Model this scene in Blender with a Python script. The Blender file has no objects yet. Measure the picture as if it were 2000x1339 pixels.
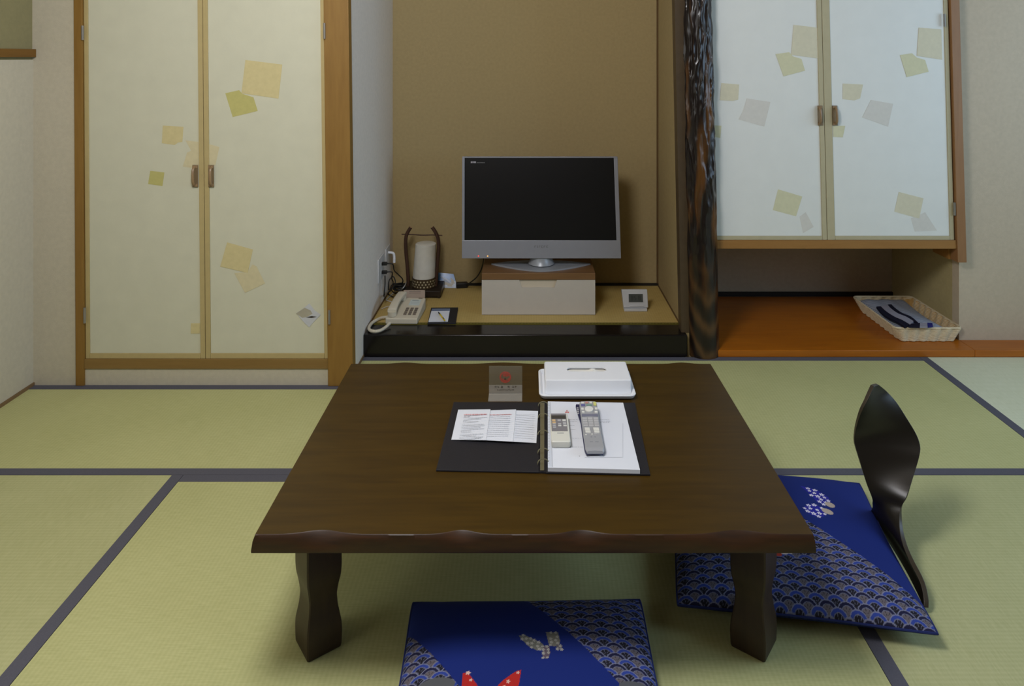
import bpy, bmesh, math, random
import numpy as np
from mathutils import Vector, Matrix, noise

random.seed(7)
F = 1400.0          # focal length in pixels of the 2000 px wide frame
CX, HY = 1033.0, 111.0   # principal point
CH = 1.273          # eye height
scn = bpy.context.scene
COL = scn.collection
R = math.radians


def P(px, py, z):
    Y = (CH - z) * F / (py - HY)
    return Vector(((px - CX) * Y / F, Y, z))


def Q(px, py, Y):
    return Vector(((px - CX) * Y / F, Y, CH - (py - HY) * Y / F))


# ------------------------------------------------------------------ colours
def lin(c):
    c = c / 255.0
    return c / 12.92 if c <= 0.04045 else ((c + 0.055) / 1.055) ** 2.4


def rgb(r, g, b):
    return (lin(r), lin(g), lin(b), 1.0)


MATS = {}
# colour factors tuned per surface; the far-right mat's also carries its sheen
ADJ = {'plaster': (1.2, 1.22, 1.22), 'plaster_olive': (.84, .85, .76), 'door_paper': (1.0, 1.04, 1.12), 'door_paper_white': (1.3, 1.3, 1.3),
       'post_wood': (.78, 1.06, 1.08), 'plaster_white': (1.45, 1.38, 1.3), 'plaster_ochre': (.95, 1.0, 1.08), 'plaster_right': (1.25, 1.24, 1.4),
       'tatami_x': (1.17, 1.21, 1.33), 'tatami_y': (1.1, 1.14, 1.35), 'tatami_sheen': (1.4, 1.42, 1.85), 'board_red': (1.3, 1.6, .55),
       'table_wood': (.68, .66, .16), 'zabuton_cloth': (.6, .65, .7), 'plaster_niche': (2.0, 1.95, 1.7), 'plaster_nicheside': (1.4, 1.4, 1.4),
       'ceiling_board': (1.0, 1.05, 1.2), 'tv_silver': (1.2, 1.22, 1.4), 'shelf_wood': (1.0, 1.05, .75), 'stand_wood': (.72, .77, .85),
       'stand_cream': (1, 1.06, 1.25), 'rail_wood': (.85, 1.0, 1.1), 'washi_a': (.82, .84, .98), 'washi_b': (.8, .82, .95), 'washi_c': (.84, .87, 1.0)}


def adj(name, c):
    k = ADJ.get(name, (1, 1, 1))
    return tuple(min(.86, x * f) for x, f in zip(c[:3], k)) + (1,)



def base_mat(name):
    m = bpy.data.materials.new(name)
    m.use_nodes = True
    nt = m.node_tree
    bs = nt.nodes['Principled BSDF']
    MATS[name] = m
    return m, nt, bs


def plain(name, col, rough=0.5, spec=0.5, metal=0.0, var=0.06, scale=30.0, bump=0.0, bscale=200.0, coat=0.0):
    """a colour with slight procedural variation"""
    col = adj(name, col)
    m, nt, bs = base_mat(name)
    tc = nt.nodes.new('ShaderNodeTexCoord')
    nz = nt.nodes.new('ShaderNodeTexNoise')
    nz.inputs['Scale'].default_value = scale
    nz.inputs['Detail'].default_value = 4
    nt.links.new(tc.outputs['Object'], nz.inputs['Vector'])
    cr = nt.nodes.new('ShaderNodeValToRGB')
    cr.color_ramp.elements[0].position = 0.25
    cr.color_ramp.elements[1].position = 0.75
    a = tuple(max(0, x * (1 - var)) for x in col[:3]) + (1,)
    b = tuple(min(1, x * (1 + var)) for x in col[:3]) + (1,)
    cr.color_ramp.elements[0].color = a
    cr.color_ramp.elements[1].color = b
    nt.links.new(nz.outputs['Fac'], cr.inputs['Fac'])
    nt.links.new(cr.outputs['Color'], bs.inputs['Base Color'])
    bs.inputs['Roughness'].default_value = rough
    bs.inputs['Specular IOR Level'].default_value = spec
    bs.inputs['Metallic'].default_value = metal
    if coat:
        bs.inputs['Coat Weight'].default_value = coat
        bs.inputs['Coat Roughness'].default_value = 0.08
    if bump:
        n2 = nt.nodes.new('ShaderNodeTexNoise')
        n2.inputs['Scale'].default_value = bscale
        n2.inputs['Detail'].default_value = 3
        nt.links.new(tc.outputs['Object'], n2.inputs['Vector'])
        bp = nt.nodes.new('ShaderNodeBump')
        bp.inputs['Strength'].default_value = bump
        bp.inputs['Distance'].default_value = 0.002
        nt.links.new(n2.outputs['Fac'], bp.inputs['Height'])
        nt.links.new(bp.outputs['Normal'], bs.inputs['Normal'])
    return m


def wood(name, dark, light, axis='X', scale=1.0, rough=0.45, spec=0.5, bump=0.05, stretch=14.0, coat=0.0):
    dark, light = adj(name, dark), adj(name, light)
    m, nt, bs = base_mat(name)
    tc = nt.nodes.new('ShaderNodeTexCoord')
    mp = nt.nodes.new('ShaderNodeMapping')
    s = [stretch * scale] * 3
    s['XYZ'.index(axis)] = 1.0 * scale
    mp.inputs['Scale'].default_value = s
    nt.links.new(tc.outputs['Object'], mp.inputs['Vector'])
    nz = nt.nodes.new('ShaderNodeTexNoise')
    nz.inputs['Scale'].default_value = 2.2
    nz.inputs['Detail'].default_value = 8
    nz.inputs['Roughness'].default_value = 0.62
    nz.inputs['Distortion'].default_value = 0.6
    nt.links.new(mp.outputs['Vector'], nz.inputs['Vector'])
    n2 = nt.nodes.new('ShaderNodeTexNoise')
    n2.inputs['Scale'].default_value = 9
    n2.inputs['Detail'].default_value = 5
    nt.links.new(mp.outputs['Vector'], n2.inputs['Vector'])
    mx = nt.nodes.new('ShaderNodeMath')
    mx.operation = 'MULTIPLY_ADD'
    mx.inputs[1].default_value = 0.35
    nt.links.new(n2.outputs['Fac'], mx.inputs[0])
    m2 = nt.nodes.new('ShaderNodeMath')
    m2.operation = 'MULTIPLY'
    m2.inputs[1].default_value = 0.65
    nt.links.new(nz.outputs['Fac'], m2.inputs[0])
    nt.links.new(m2.outputs[0], mx.inputs[2])
    cr = nt.nodes.new('ShaderNodeValToRGB')
    cr.color_ramp.elements[0].position = 0.32
    cr.color_ramp.elements[1].position = 0.68
    cr.color_ramp.elements[0].color = dark
    cr.color_ramp.elements[1].color = light
    nt.links.new(mx.outputs[0], cr.inputs['Fac'])
    nt.links.new(cr.outputs['Color'], bs.inputs['Base Color'])
    bs.inputs['Roughness'].default_value = rough
    bs.inputs['Specular IOR Level'].default_value = spec
    if coat:
        bs.inputs['Coat Weight'].default_value = coat
        bs.inputs['Coat Roughness'].default_value = 0.1
    if bump:
        bp = nt.nodes.new('ShaderNodeBump')
        bp.inputs['Strength'].default_value = bump
        bp.inputs['Distance'].default_value = 0.002
        nt.links.new(mx.outputs[0], bp.inputs['Height'])
        nt.links.new(bp.outputs['Normal'], bs.inputs['Normal'])
    return m


def tatami_mat_material(name, c1, c2, along='X', rough=0.62):
    c1, c2 = adj(name, c1), adj(name, c2)
    m, nt, bs = base_mat(name)
    tc = nt.nodes.new('ShaderNodeTexCoord')
    wv = nt.nodes.new('ShaderNodeTexWave')
    wv.wave_type = 'BANDS'
    wv.bands_direction = along
    wv.inputs['Scale'].default_value = 28.0
    wv.inputs['Distortion'].default_value = 0.25
    wv.inputs['Detail'].default_value = 1.0
    nt.links.new(tc.outputs['Object'], wv.inputs['Vector'])
    mp = nt.nodes.new('ShaderNodeMapping')
    s = [260.0, 260.0, 60.0]
    s['XYZ'.index(along)] = 26.0
    mp.inputs['Scale'].default_value = s
    nt.links.new(tc.outputs['Object'], mp.inputs['Vector'])
    nz = nt.nodes.new('ShaderNodeTexNoise')
    nz.inputs['Scale'].default_value = 1.0
    nz.inputs['Detail'].default_value = 3
    nt.links.new(mp.outputs['Vector'], nz.inputs['Vector'])
    n2 = nt.nodes.new('ShaderNodeTexNoise')
    n2.inputs['Scale'].default_value = 3.0
    nt.links.new(tc.outputs['Object'], n2.inputs['Vector'])
    a1 = nt.nodes.new('ShaderNodeMath'); a1.operation = 'MULTIPLY_ADD'
    a1.inputs[1].default_value = 0.12
    nt.links.new(wv.outputs['Fac'], a1.inputs[0])
    a2 = nt.nodes.new('ShaderNodeMath'); a2.operation = 'MULTIPLY_ADD'
    a2.inputs[1].default_value = 0.55
    nt.links.new(nz.outputs['Fac'], a2.inputs[0])
    a3 = nt.nodes.new('ShaderNodeMath'); a3.operation = 'MULTIPLY'
    a3.inputs[1].default_value = 0.35
    nt.links.new(n2.outputs['Fac'], a3.inputs[0])
    nt.links.new(a3.outputs[0], a2.inputs[2])
    nt.links.new(a2.outputs[0], a1.inputs[2])
    cr = nt.nodes.new('ShaderNodeValToRGB')
    cr.color_ramp.elements[0].position = 0.3
    cr.color_ramp.elements[1].position = 0.72
    cr.color_ramp.elements[0].color = c1
    cr.color_ramp.elements[1].color = c2
    nt.links.new(a1.outputs[0], cr.inputs['Fac'])
    nt.links.new(cr.outputs['Color'], bs.inputs['Base Color'])
    bs.inputs['Roughness'].default_value = rough
    bs.inputs['Specular IOR Level'].default_value = 0.4
    bp = nt.nodes.new('ShaderNodeBump')
    bp.inputs['Strength'].default_value = 0.12
    bp.inputs['Distance'].default_value = 0.001
    nt.links.new(a1.outputs[0], bp.inputs['Height'])
    nt.links.new(bp.outputs['Normal'], bs.inputs['Normal'])
    return m


def attr_mat(name, attr, rough=0.8, spec=0.3, bump=0.0, bscale=900.0, coat=0.0):
    """surface pattern stored per vertex (woven or natural colouring)"""
    m, nt, bs = base_mat(name)
    at = nt.nodes.new('ShaderNodeAttribute')
    at.attribute_name = attr
    nt.links.new(at.outputs['Color'], bs.inputs['Base Color'])
    bs.inputs['Roughness'].default_value = rough
    bs.inputs['Specular IOR Level'].default_value = spec
    if coat:
        bs.inputs['Coat Weight'].default_value = coat
        bs.inputs['Coat Roughness'].default_value = 0.06
    if bump:
        tc = nt.nodes.new('ShaderNodeTexCoord')
        n2 = nt.nodes.new('ShaderNodeTexNoise')
        n2.inputs['Scale'].default_value = bscale
        nt.links.new(tc.outputs['Object'], n2.inputs['Vector'])
        bp = nt.nodes.new('ShaderNodeBump')
        bp.inputs['Strength'].default_value = bump
        bp.inputs['Distance'].default_value = 0.001
        nt.links.new(n2.outputs['Fac'], bp.inputs['Height'])
        nt.links.new(bp.outputs['Normal'], bs.inputs['Normal'])
    return m


def clear_mat(name, col, alpha, rough=0.15):
    m, nt, bs = base_mat(name)
    bs.inputs['Base Color'].default_value = col
    bs.inputs['Alpha'].default_value = alpha
    bs.inputs['Roughness'].default_value = rough
    return m


def glow_mat(name, col, strength):
    m, nt, bs = base_mat(name)
    bs.inputs['Base Color'].default_value = col
    bs.inputs['Emission Color'].default_value = col
    bs.inputs['Emission Strength'].default_value = strength
    return m


# surfaces
plain('plaster', rgb(176, 168, 150), 0.9, 0.2, var=0.05, scale=60, bump=0.25, bscale=350)
plain('plaster_olive', rgb(148, 140, 108), 0.9, 0.2, var=0.05, scale=60, bump=0.25, bscale=350)
plain('plaster_white', rgb(196, 194, 192), 0.9, 0.2, var=0.04, scale=60, bump=0.2, bscale=350)
plain('plaster_ochre', rgb(166, 144, 100), 0.9, 0.2, var=0.06, scale=70, bump=0.3, bscale=400)
plain('plaster_right', rgb(172, 160, 132), 0.9, 0.2, var=0.05, scale=60, bump=0.25, bscale=350)
plain('plaster_niche', rgb(128, 118, 108), 0.9, 0.2, var=0.05, scale=60, bump=0.25, bscale=350)
plain('plaster_nicheside', rgb(150, 138, 100), 0.9, 0.2, var=0.05, scale=60, bump=0.25, bscale=350)
wood('ceiling_board', rgb(128, 108, 80), rgb(146, 124, 94), 'Y', rough=0.7)
wood('rear_wood', rgb(80, 60, 40), rgb(104, 80, 54), 'Z')
plain('subfloor', rgb(90, 80, 60), 0.9)
tatami_mat_material('tatami_x', rgb(161, 160, 104), rgb(179, 177, 121), 'X')
tatami_mat_material('tatami_y', rgb(161, 160, 104), rgb(179, 177, 121), 'Y')
tatami_mat_material('tatami_sheen', rgb(172, 175, 130), rgb(188, 190, 148), 'Y')  # same straw, with the bluish grazing window sheen painted into its colour
tatami_mat_material('tatami_gold', rgb(172, 148, 86), rgb(190, 166, 104), 'X')
plain('edging_cloth', rgb(88, 88, 98), 0.85, 0.2, var=0.08, scale=400)
plain('edging_green', rgb(92, 84, 30), 0.85, 0.2, var=0.1, scale=300)
plain('edging_gold', rgb(128, 116, 50), 0.8, 0.2, var=0.1, scale=300)
wood('post_wood', rgb(140, 88, 36), rgb(158, 104, 48), 'Z', 1.0, 0.55, 0.35, stretch=10)
wood('rail_wood', rgb(134, 96, 48), rgb(150, 110, 58), 'X', 1.0, 0.55, 0.35, stretch=10)
wood('shelf_wood', rgb(142, 98, 58), rgb(158, 112, 70), 'X', 1.0, 0.5, 0.35, stretch=10)
wood('cabinet_post_wood', rgb(134, 96, 60), rgb(150, 110, 72), 'Z', 1.0, 0.5, 0.35, stretch=10)
wood('rail_dark', rgb(108, 76, 30), rgb(122, 86, 36), 'Y', 1.0, 0.55, 0.3, stretch=10)
wood('board_red', rgb(136, 66, 22), rgb(160, 84, 30), 'X', 1.0, 0.32, 0.5, bump=0.02, stretch=9)
wood('table_wood', rgb(60, 42, 20), rgb(82, 60, 30), 'X', 1.0, 0.42, 0.3, bump=0.04, stretch=12)
wood('table_edge', rgb(38, 25, 14), rgb(66, 40, 20), 'X', 2.0, 0.45, 0.4, bump=0.1, stretch=8)
wood('leg_wood', rgb(42, 28, 19), rgb(58, 41, 28), 'Z', 1.5, 0.45, 0.4, bump=0.06, stretch=8)
plain('lacquer', rgb(20, 16, 15), 0.2, 0.35, var=0.25, scale=12)
plain('post_dark', rgb(74, 60, 42), 0.5, 0.4, var=0.12, scale=30)
plain('strip_dark', rgb(34, 30, 26), 0.6, 0.3)
plain('cord_brown', rgb(96, 74, 46), 0.8, 0.2)
plain('skirting', rgb(120, 96, 66), 0.6, 0.3)
plain('door_paper', rgb(200, 195, 168), 0.75, 0.25, var=0.03, scale=14, bump=0.08, bscale=120)
plain('door_paper_white', rgb(196, 197, 192), 0.6, 0.35, var=0.02, scale=14, bump=0.06, bscale=120)
plain('door_trim', rgb(178, 160, 112), 0.6, 0.3, var=0.04)
plain('door_trim_pale', rgb(178, 168, 136), 0.6, 0.3, var=0.04)
plain('washi_a', rgb(219, 203, 142), 0.85, 0.15, var=0.05, scale=60)
plain('washi_b', rgb(203, 194, 116), 0.85, 0.15, var=0.05, scale=60)
plain('washi_c', rgb(218, 204, 156), 0.85, 0.15, var=0.05, scale=60)
plain('washi_p', rgb(206, 203, 170), 0.85, 0.15, var=0.04, scale=60)
plain('washi_q', rgb(209, 203, 178), 0.85, 0.15, var=0.04, scale=60)
plain('washi_r', rgb(209, 206, 198), 0.85, 0.15, var=0.03, scale=60)
plain('torn_grey', rgb(190, 192, 196), 0.9, 0.1, var=0.04)
plain('torn_brown', rgb(168, 162, 144), 0.9, 0.1, var=0.08)
plain('torn_dark', rgb(70, 66, 60), 0.9, 0.1)
plain('handle_bronze', rgb(142, 116, 84), 0.4, 0.5, var=0.1)
plain('handle_plate', rgb(122, 104, 76), 0.5, 0.4)  # darker brown of the plate behind the grip
plain('hinge_metal', rgb(150, 146, 140), 0.35, 0.5, metal=0.6)
plain('tv_silver', rgb(132, 132, 131), 0.38, 0.5, metal=0.25, var=0.02)
plain('tv_base_silver', rgb(150, 154, 160), 0.34, 0.5, metal=0.15, var=0.02)
plain('tv_screen', rgb(16, 16, 17), 0.32, 0.4, var=0.05)
plain('tv_back', rgb(24, 24, 24), 0.6, 0.3)
plain('logo_light', rgb(150, 146, 154), 0.5)
plain('logo_dark', rgb(104, 104, 104), 0.5)
plain('stand_cream', rgb(186, 174, 152), 0.45, 0.4, var=0.02)
plain('stand_recess', rgb(196, 184, 164), 0.45, 0.4, var=0.02)
wood('stand_wood', rgb(124, 86, 50), rgb(142, 102, 62), 'X', 1.0, 0.45, 0.4, bump=0.02, stretch=10)
plain('clock_silver', rgb(196, 199, 204), 0.3, 0.5, metal=0.1, var=0.02)
plain('lcd', rgb(74, 78, 76), 0.3, 0.5)
plain('lcd_digit', rgb(42, 44, 44), 0.4)
plain('black_plastic', rgb(22, 22, 24), 0.45, 0.4)
plain('black_leather', rgb(30, 29, 34), 0.55, 0.4, bump=0.2, bscale=500)
plain('white_plastic', rgb(226, 229, 234), 0.35, 0.4, var=0.01)
plain('cream_plastic', rgb(200, 192, 172), 0.4, 0.4, var=0.02)
plain('outlet_white', rgb(196, 196, 196), 0.45, 0.4, var=0.02)
plain('key_grey', rgb(108, 98, 88), 0.5)
plain('label_blue', rgb(190, 200, 196), 0.6)
plain('card_pink', rgb(176, 158, 142), 0.7)
plain('paper', rgb(214, 218, 226), 0.8, 0.2, var=0.01)
plain('paper_warm', rgb(214, 212, 204), 0.8, 0.2, var=0.01)
plain('paper_strip', rgb(196, 202, 212), 0.6, 0.3, var=0.01)
plain('ink_grey', rgb(176, 180, 188), 0.8)
plain('ink_dark', rgb(118, 120, 126), 0.8)
plain('ink_red', rgb(196, 128, 130), 0.8)
plain('pad_blue', rgb(104, 116, 140), 0.7)
plain('pen_yellow', rgb(214, 186, 40), 0.35)
plain('ring_metal', rgb(150, 146, 120), 0.3, 0.5, metal=0.7)
plain('remote_grey', rgb(142, 144, 146), 0.4, 0.4, var=0.02)
plain('remote_silver', rgb(152, 154, 158), 0.35, 0.4, var=0.02)
plain('remote_navy', rgb(44, 46, 78), 0.35, 0.5)
plain('remote_panel', rgb(124, 122, 126), 0.4, 0.4)
plain('remote_band', rgb(112, 114, 132), 0.4)
plain('button_white', rgb(214, 214, 208), 0.5)
plain('button_key', rgb(176, 176, 178), 0.5)
plain('button_orange', rgb(216, 184, 134), 0.5)
plain('button_yellow', rgb(202, 202, 120), 0.5)
plain('button_blue', rgb(98, 98, 150), 0.5)
plain('button_red', rgb(190, 140, 130), 0.5)
plain('button_green', rgb(120, 150, 140), 0.5)
plain('remote_lcd', rgb(64, 62, 60), 0.3)
plain('ac_body', rgb(210, 210, 200), 0.4, 0.4, var=0.01)
wood('branch_bark', rgb(52, 34, 26), rgb(82, 56, 40), 'Z', 3.0, 0.6, 0.3, bump=0.2)
plain('branch_cut', rgb(168, 140, 106), 0.8)
plain('shade_paper', rgb(204, 202, 192), 0.85, 0.2, var=0.05, scale=45, bump=0.15, bscale=80)
plain('base_lacquer', rgb(38, 30, 24), 0.35, 0.4)
plain('band_weave', rgb(66, 50, 24), 0.6)
plain('band_dot', rgb(188, 178, 146), 0.7)
plain('leaflet_blue', rgb(70, 124, 186), 0.3, 0.5, var=0.2, scale=40)
plain('leaflet_white', rgb(170, 184, 206), 0.3, 0.5, var=0.08, scale=40)
plain('leaflet_tan', rgb(164, 160, 146), 0.4, 0.5, var=0.15, scale=40)
plain('cord_black', rgb(24, 23, 22), 0.5, 0.4)
plain('cord_white', rgb(196, 194, 190), 0.5, 0.4)
plain('wicker', rgb(214, 200, 168), 0.6, 0.3, var=0.08, scale=90)
plain('wicker_side', rgb(190, 150, 86), 0.6, 0.3, var=0.12, scale=90)
plain('obi_navy', rgb(22, 22, 40), 0.85, 0.2, var=0.1)
plain('obi_pale', rgb(150, 148, 158), 0.85, 0.2)
plain('obi_blue', rgb(38, 40, 110), 0.8, 0.2)
plain('zaisu_lacquer', rgb(24, 20, 14), 0.36, 0.5, var=0.15, scale=10)
plain('zaisu_edge', rgb(58, 50, 38), 0.4, 0.4)
attr_mat('zabuton_cloth', 'pattern', 0.85, 0.2, bump=0.12)
attr_mat('log_lacquer', 'pattern', 0.3, 0.35, coat=0.15)
clear_mat('acrylic', rgb(160, 160, 140), 0.13, 0.1)
clear_mat('acrylic_frost', rgb(190, 186, 176), 0.27, 0.3)
clear_mat('acrylic_red', rgb(200, 50, 46), 0.55, 0.3)
plain('sign_ink', rgb(40, 36, 28), 0.6)
glow_mat('led_red', rgb(230, 70, 60), 1.2)
glow_mat('led_amber', rgb(240, 170, 90), 1.2)

# yukata: pale blue cloth with darker stripes
m, nt, bs = base_mat('yukata_cloth')
tc = nt.nodes.new('ShaderNodeTexCoord')
mp = nt.nodes.new('ShaderNodeMapping')
mp.inputs['Rotation'].default_value = (0, 0, R(28))
nt.links.new(tc.outputs['Object'], mp.inputs['Vector'])
wv = nt.nodes.new('ShaderNodeTexWave')
wv.bands_direction = 'Y'
wv.inputs['Scale'].default_value = 22
wv.inputs['Distortion'].default_value = 2.5
wv.inputs['Detail Scale'].default_value = 0.6
nt.links.new(mp.outputs['Vector'], wv.inputs['Vector'])
cr = nt.nodes.new('ShaderNodeValToRGB')
cr.color_ramp.elements[0].position = 0.02
cr.color_ramp.elements[1].position = 0.3
cr.color_ramp.elements[0].color = rgb(112, 120, 140)
cr.color_ramp.elements[1].color = rgb(164, 172, 186)
nt.links.new(wv.outputs['Fac'], cr.inputs['Fac'])
nt.links.new(cr.outputs['Color'], bs.inputs['Base Color'])
bs.inputs['Roughness'].default_value = 0.9


# ------------------------------------------------------------------ mesh builder
ORG = {}


def lean_k(px):
    return 0.0035 + 0.0000128 * px


class MB:
    def __init__(self):
        self.v, self.f, self.mi, self.sm = [], [], [], []
        self.mats = []

    def slot(self, name):
        if name not in self.mats:
            self.mats.append(name)
        return self.mats.index(name)

    def raw(self, verts, faces, mat, smooth=False, M=None):
        o = len(self.v)
        s = self.slot(mat)
        for p in verts:
            p = Vector(p)
            if M is not None:
                p = M @ p
            self.v.append(p)
        for f in faces:
            self.f.append([i + o for i in f])
            self.mi.append(s)
            self.sm.append(smooth)
        return self

    def box(self, x0, x1, y0, y1, z0, z1, mat, bev=0.0, seg=2, M=None):
        if bev > 0:
            bm = bmesh.new()
            bmesh.ops.create_cube(bm, size=1.0)
            for v in bm.verts:
                v.co = Vector(((v.co.x + .5) * (x1 - x0) + x0, (v.co.y + .5) * (y1 - y0) + y0, (v.co.z + .5) * (z1 - z0) + z0))
            bmesh.ops.bevel(bm, geom=bm.edges[:], offset=bev, segments=seg, profile=0.5, affect='EDGES')
            bm.normal_update()
            k0 = len(self.f)
            flat = [max(abs(f.normal.x), abs(f.normal.y), abs(f.normal.z)) > .999 for f in bm.faces]
            self.bm(bm, mat, True, M)
            for i, fl in enumerate(flat):
                if fl: self.sm[k0 + i] = False
            return self
        vs = [(x0, y0, z0), (x1, y0, z0), (x1, y1, z0), (x0, y1, z0), (x0, y0, z1), (x1, y0, z1), (x1, y1, z1), (x0, y1, z1)]
        fs = [(3, 2, 1, 0), (4, 5, 6, 7), (0, 1, 5, 4), (1, 2, 6, 5), (2, 3, 7, 6), (3, 0, 4, 7)]
        return self.raw(vs, fs, mat, False, M)

    def bm(self, bm, mat, smooth=False, M=None):
        bm.verts.index_update()
        self.raw([v.co.copy() for v in bm.verts], [[v.index for v in f.verts] for f in bm.faces], mat, smooth, M)
        bm.free()
        return self

    def prism(self, pts, vec, mat, M=None):
        """polygon extruded along vec"""
        n = len(pts)
        pts = [Vector(p) for p in pts]
        vec = Vector(vec)
        vs = pts + [p + vec for p in pts]
        nrm = Vector((0, 0, 0))
        for i in range(n):
            a, b = pts[i], pts[(i + 1) % n]
            nrm += Vector(((a.y - b.y) * (a.z + b.z), (a.z - b.z) * (a.x + b.x), (a.x - b.x) * (a.y + b.y)))
        lo, hi = list(range(n)), list(range(n, 2 * n))
        if nrm.dot(vec) > 0:
            fs = [lo[::-1], hi] + [(i, (i + 1) % n, (i + 1) % n + n, i + n) for i in range(n)]
        else:
            fs = [lo, hi[::-1]] + [((i + 1) % n, i, i + n, (i + 1) % n + n) for i in range(n)]
        return self.raw(vs, fs, mat, False, M)

    def tube(self, pts, rad, mat, seg=8, closed=False, M=None, sub=0):
        pts = [Vector(p) for p in pts]
        if sub:
            pts = spline(pts, sub)
            if not isinstance(rad, (int, float)):
                rad = list(np.interp(np.linspace(0, 1, len(pts)), np.linspace(0, 1, len(rad)), rad))
        n = len(pts)
        rs = [rad] * n if isinstance(rad, (int, float)) else rad
        vs, fs = [], []
        t0 = (pts[1] - pts[0]).normalized()
        up = Vector((0, 0, 1)) if abs(t0.z) < 0.9 else Vector((1, 0, 0))
        nx = t0.cross(up).normalized()
        for i, p in enumerate(pts):
            a = pts[max(i - 1, 0)]
            b = pts[min(i + 1, n - 1)]
            if closed:
                a, b = pts[i - 1], pts[(i + 1) % n]
            t = (b - a).normalized()
            nx = (nx - t * nx.dot(t)).normalized()
            ny = t.cross(nx)
            for k in range(seg):
                an = 2 * math.pi * k / seg
                vs.append(p + (nx * math.cos(an) + ny * math.sin(an)) * rs[i])
        for i in range(n if closed else n - 1):
            j = (i + 1) % n
            for k in range(seg):
                k2 = (k + 1) % seg
                fs.append((i * seg + k, i * seg + k2, j * seg + k2, j * seg + k))
        if not closed:
            fs.append(list(range(seg))[::-1])
            fs.append([(n - 1) * seg + k for k in range(seg)])
        return self.raw(vs, fs, mat, True, M)

    def lathe(self, prof, c, mat, seg=32, M=None, smooth=True):
        vs, fs = [], []
        n = len(prof)
        for (r, z) in prof:
            for k in range(seg):
                an = 2 * math.pi * k / seg
                vs.append((c[0] + r * math.cos(an), c[1] + r * math.sin(an), c[2] + z))
        for i in range(n - 1):
            for k in range(seg):
                k2 = (k + 1) % seg
                fs.append((i * seg + k, i * seg + k2, (i + 1) * seg + k2, (i + 1) * seg + k))
        fs.append(list(range(seg))[::-1])
        fs.append([(n - 1) * seg + k for k in range(seg)])
        return self.raw(vs, fs, mat, smooth, M)

    def build(self, name, parent=None, lean=False, loc=None, bevel=0.0):
        """link everything collected as ONE mesh object"""
        if parent is not None:
            org = ORG[parent.name]
        else:
            org = Vector(loc) if loc is not None else Vector((0, 0, 0))
        vs = []
        for p in self.v:
            p = p.copy()
            if lean:
                p.x -= lean_k(CX + p.x * F / max(p.y, 0.5)) * (p.z - 0.75)
            vs.append(p - org)
        me = bpy.data.meshes.new(name)
        me.from_pydata(vs, [], self.f)
        for mn in self.mats:
            me.materials.append(MATS[mn])
        me.polygons.foreach_set('material_index', self.mi)
        me.update()
        o = bpy.data.objects.new(name, me)
        COL.objects.link(o)
        if parent is not None:
            o.parent = parent
        else:
            o.location = org
        ORG[o.name] = org
        if bevel:
            md = o.modifiers.new('bevel', 'BEVEL')
            md.width = bevel
            md.segments = 2
            md.limit_method = 'ANGLE'
            md.angle_limit = R(40)
        if any(self.sm):
            try:
                me.set_sharp_from_angle(angle=R(38))
            except Exception:
                pass
        me.polygons.foreach_set('use_smooth', self.sm)
        me.update()
        return o


def spline(pts, sub):
    out = []
    n = len(pts)
    for i in range(n - 1):
        p0, p1, p2, p3 = pts[max(i - 1, 0)], pts[i], pts[i + 1], pts[min(i + 2, n - 1)]
        for k in range(sub):
            t = k / sub
            out.append(0.5 * ((2 * p1) + (p2 - p0) * t + (2 * p0 - 5 * p1 + 4 * p2 - p3) * t * t + (3 * p1 - p0 - 3 * p2 + p3) * t ** 3))
    out.append(pts[-1])
    return out


def tag(o, label=None, cat=None, group=None, kind=None):
    if label: o['label'] = label
    if cat: o['category'] = cat
    if group: o['group'] = group
    if kind: o['kind'] = kind
    return o


def thing(name, loc, label, cat, group=None):
    o = bpy.data.objects.new(name, None)
    o.empty_display_size = 0.05
    COL.objects.link(o)
    o.location = loc
    ORG[o.name] = Vector(loc)
    return tag(o, label, cat, group)


def struct(mb, name, label=None, lean=False, parent=None):
    o = mb.build(name, lean=lean, parent=parent)
    o['kind'] = 'structure'
    if label:
        o['label'] = label
        o['category'] = name.split('_')[0]
    return o


def clip_poly(pts, xmin, xmax):
    return pts


# ------------------------------------------------------------------ room shell
TOP = 2.5
YC = 2.78       # closet front
YS = 3.04       # alcove sill front
YB = 3.70       # alcove back
YN = 3.737      # niche back
YW = 3.155      # right wall panel
XAL, XAR = -0.703, 0.667
XL, XR, YF = -1.922, 2.95, -1.6

struct(MB().box(XL - .1, XR + .1, YF - .1, 3.9, -0.12, -0.052, 'subfloor'), 'floor', 'dark sub-floor boards beneath the straw mats')
struct(MB().box(XL - .1, XR + .1, YF - .1, 3.9, TOP, TOP + .1, 'ceiling_board'), 'ceiling', 'pale board ceiling above the room')
# left wall: pale plaster below the rail, olive plaster above
struct(MB().box(XL - .12, XL, YF, YC, -0.05, 1.262, 'plaster'), 'wall_left', 'pale grey-beige plaster wall at the left edge below the rail')
struct(MB().box(XL - .12, XL - .004, YF, YC, 1.262, TOP, 'plaster_olive'), 'wall_left_upper', 'olive plaster upper wall above the brown rail on the left')
struct(MB().box(XL - .005, XL + .012, YF, YC - .001, 1.272, 1.303, 'rail_dark', bev=.001), 'trim_1', 'brown wooden rail on the upper left wall')
struct(MB().box(XL, XL + .006, YF, YC - .001, 0.0, 0.012, 'skirting'), 'baseboard_left', 'thin brown skirting strip at the foot of the left wall')
# wall strip between left wall and closet
xpost0 = Q(148, 300, YC).x
struct(MB().box(XL - .12, xpost0 - .0005, YC, YC + .12, -0.05, TOP, 'plaster'), 'wall_back_left', 'narrow beige plaster wall strip left of the closet')
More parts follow.
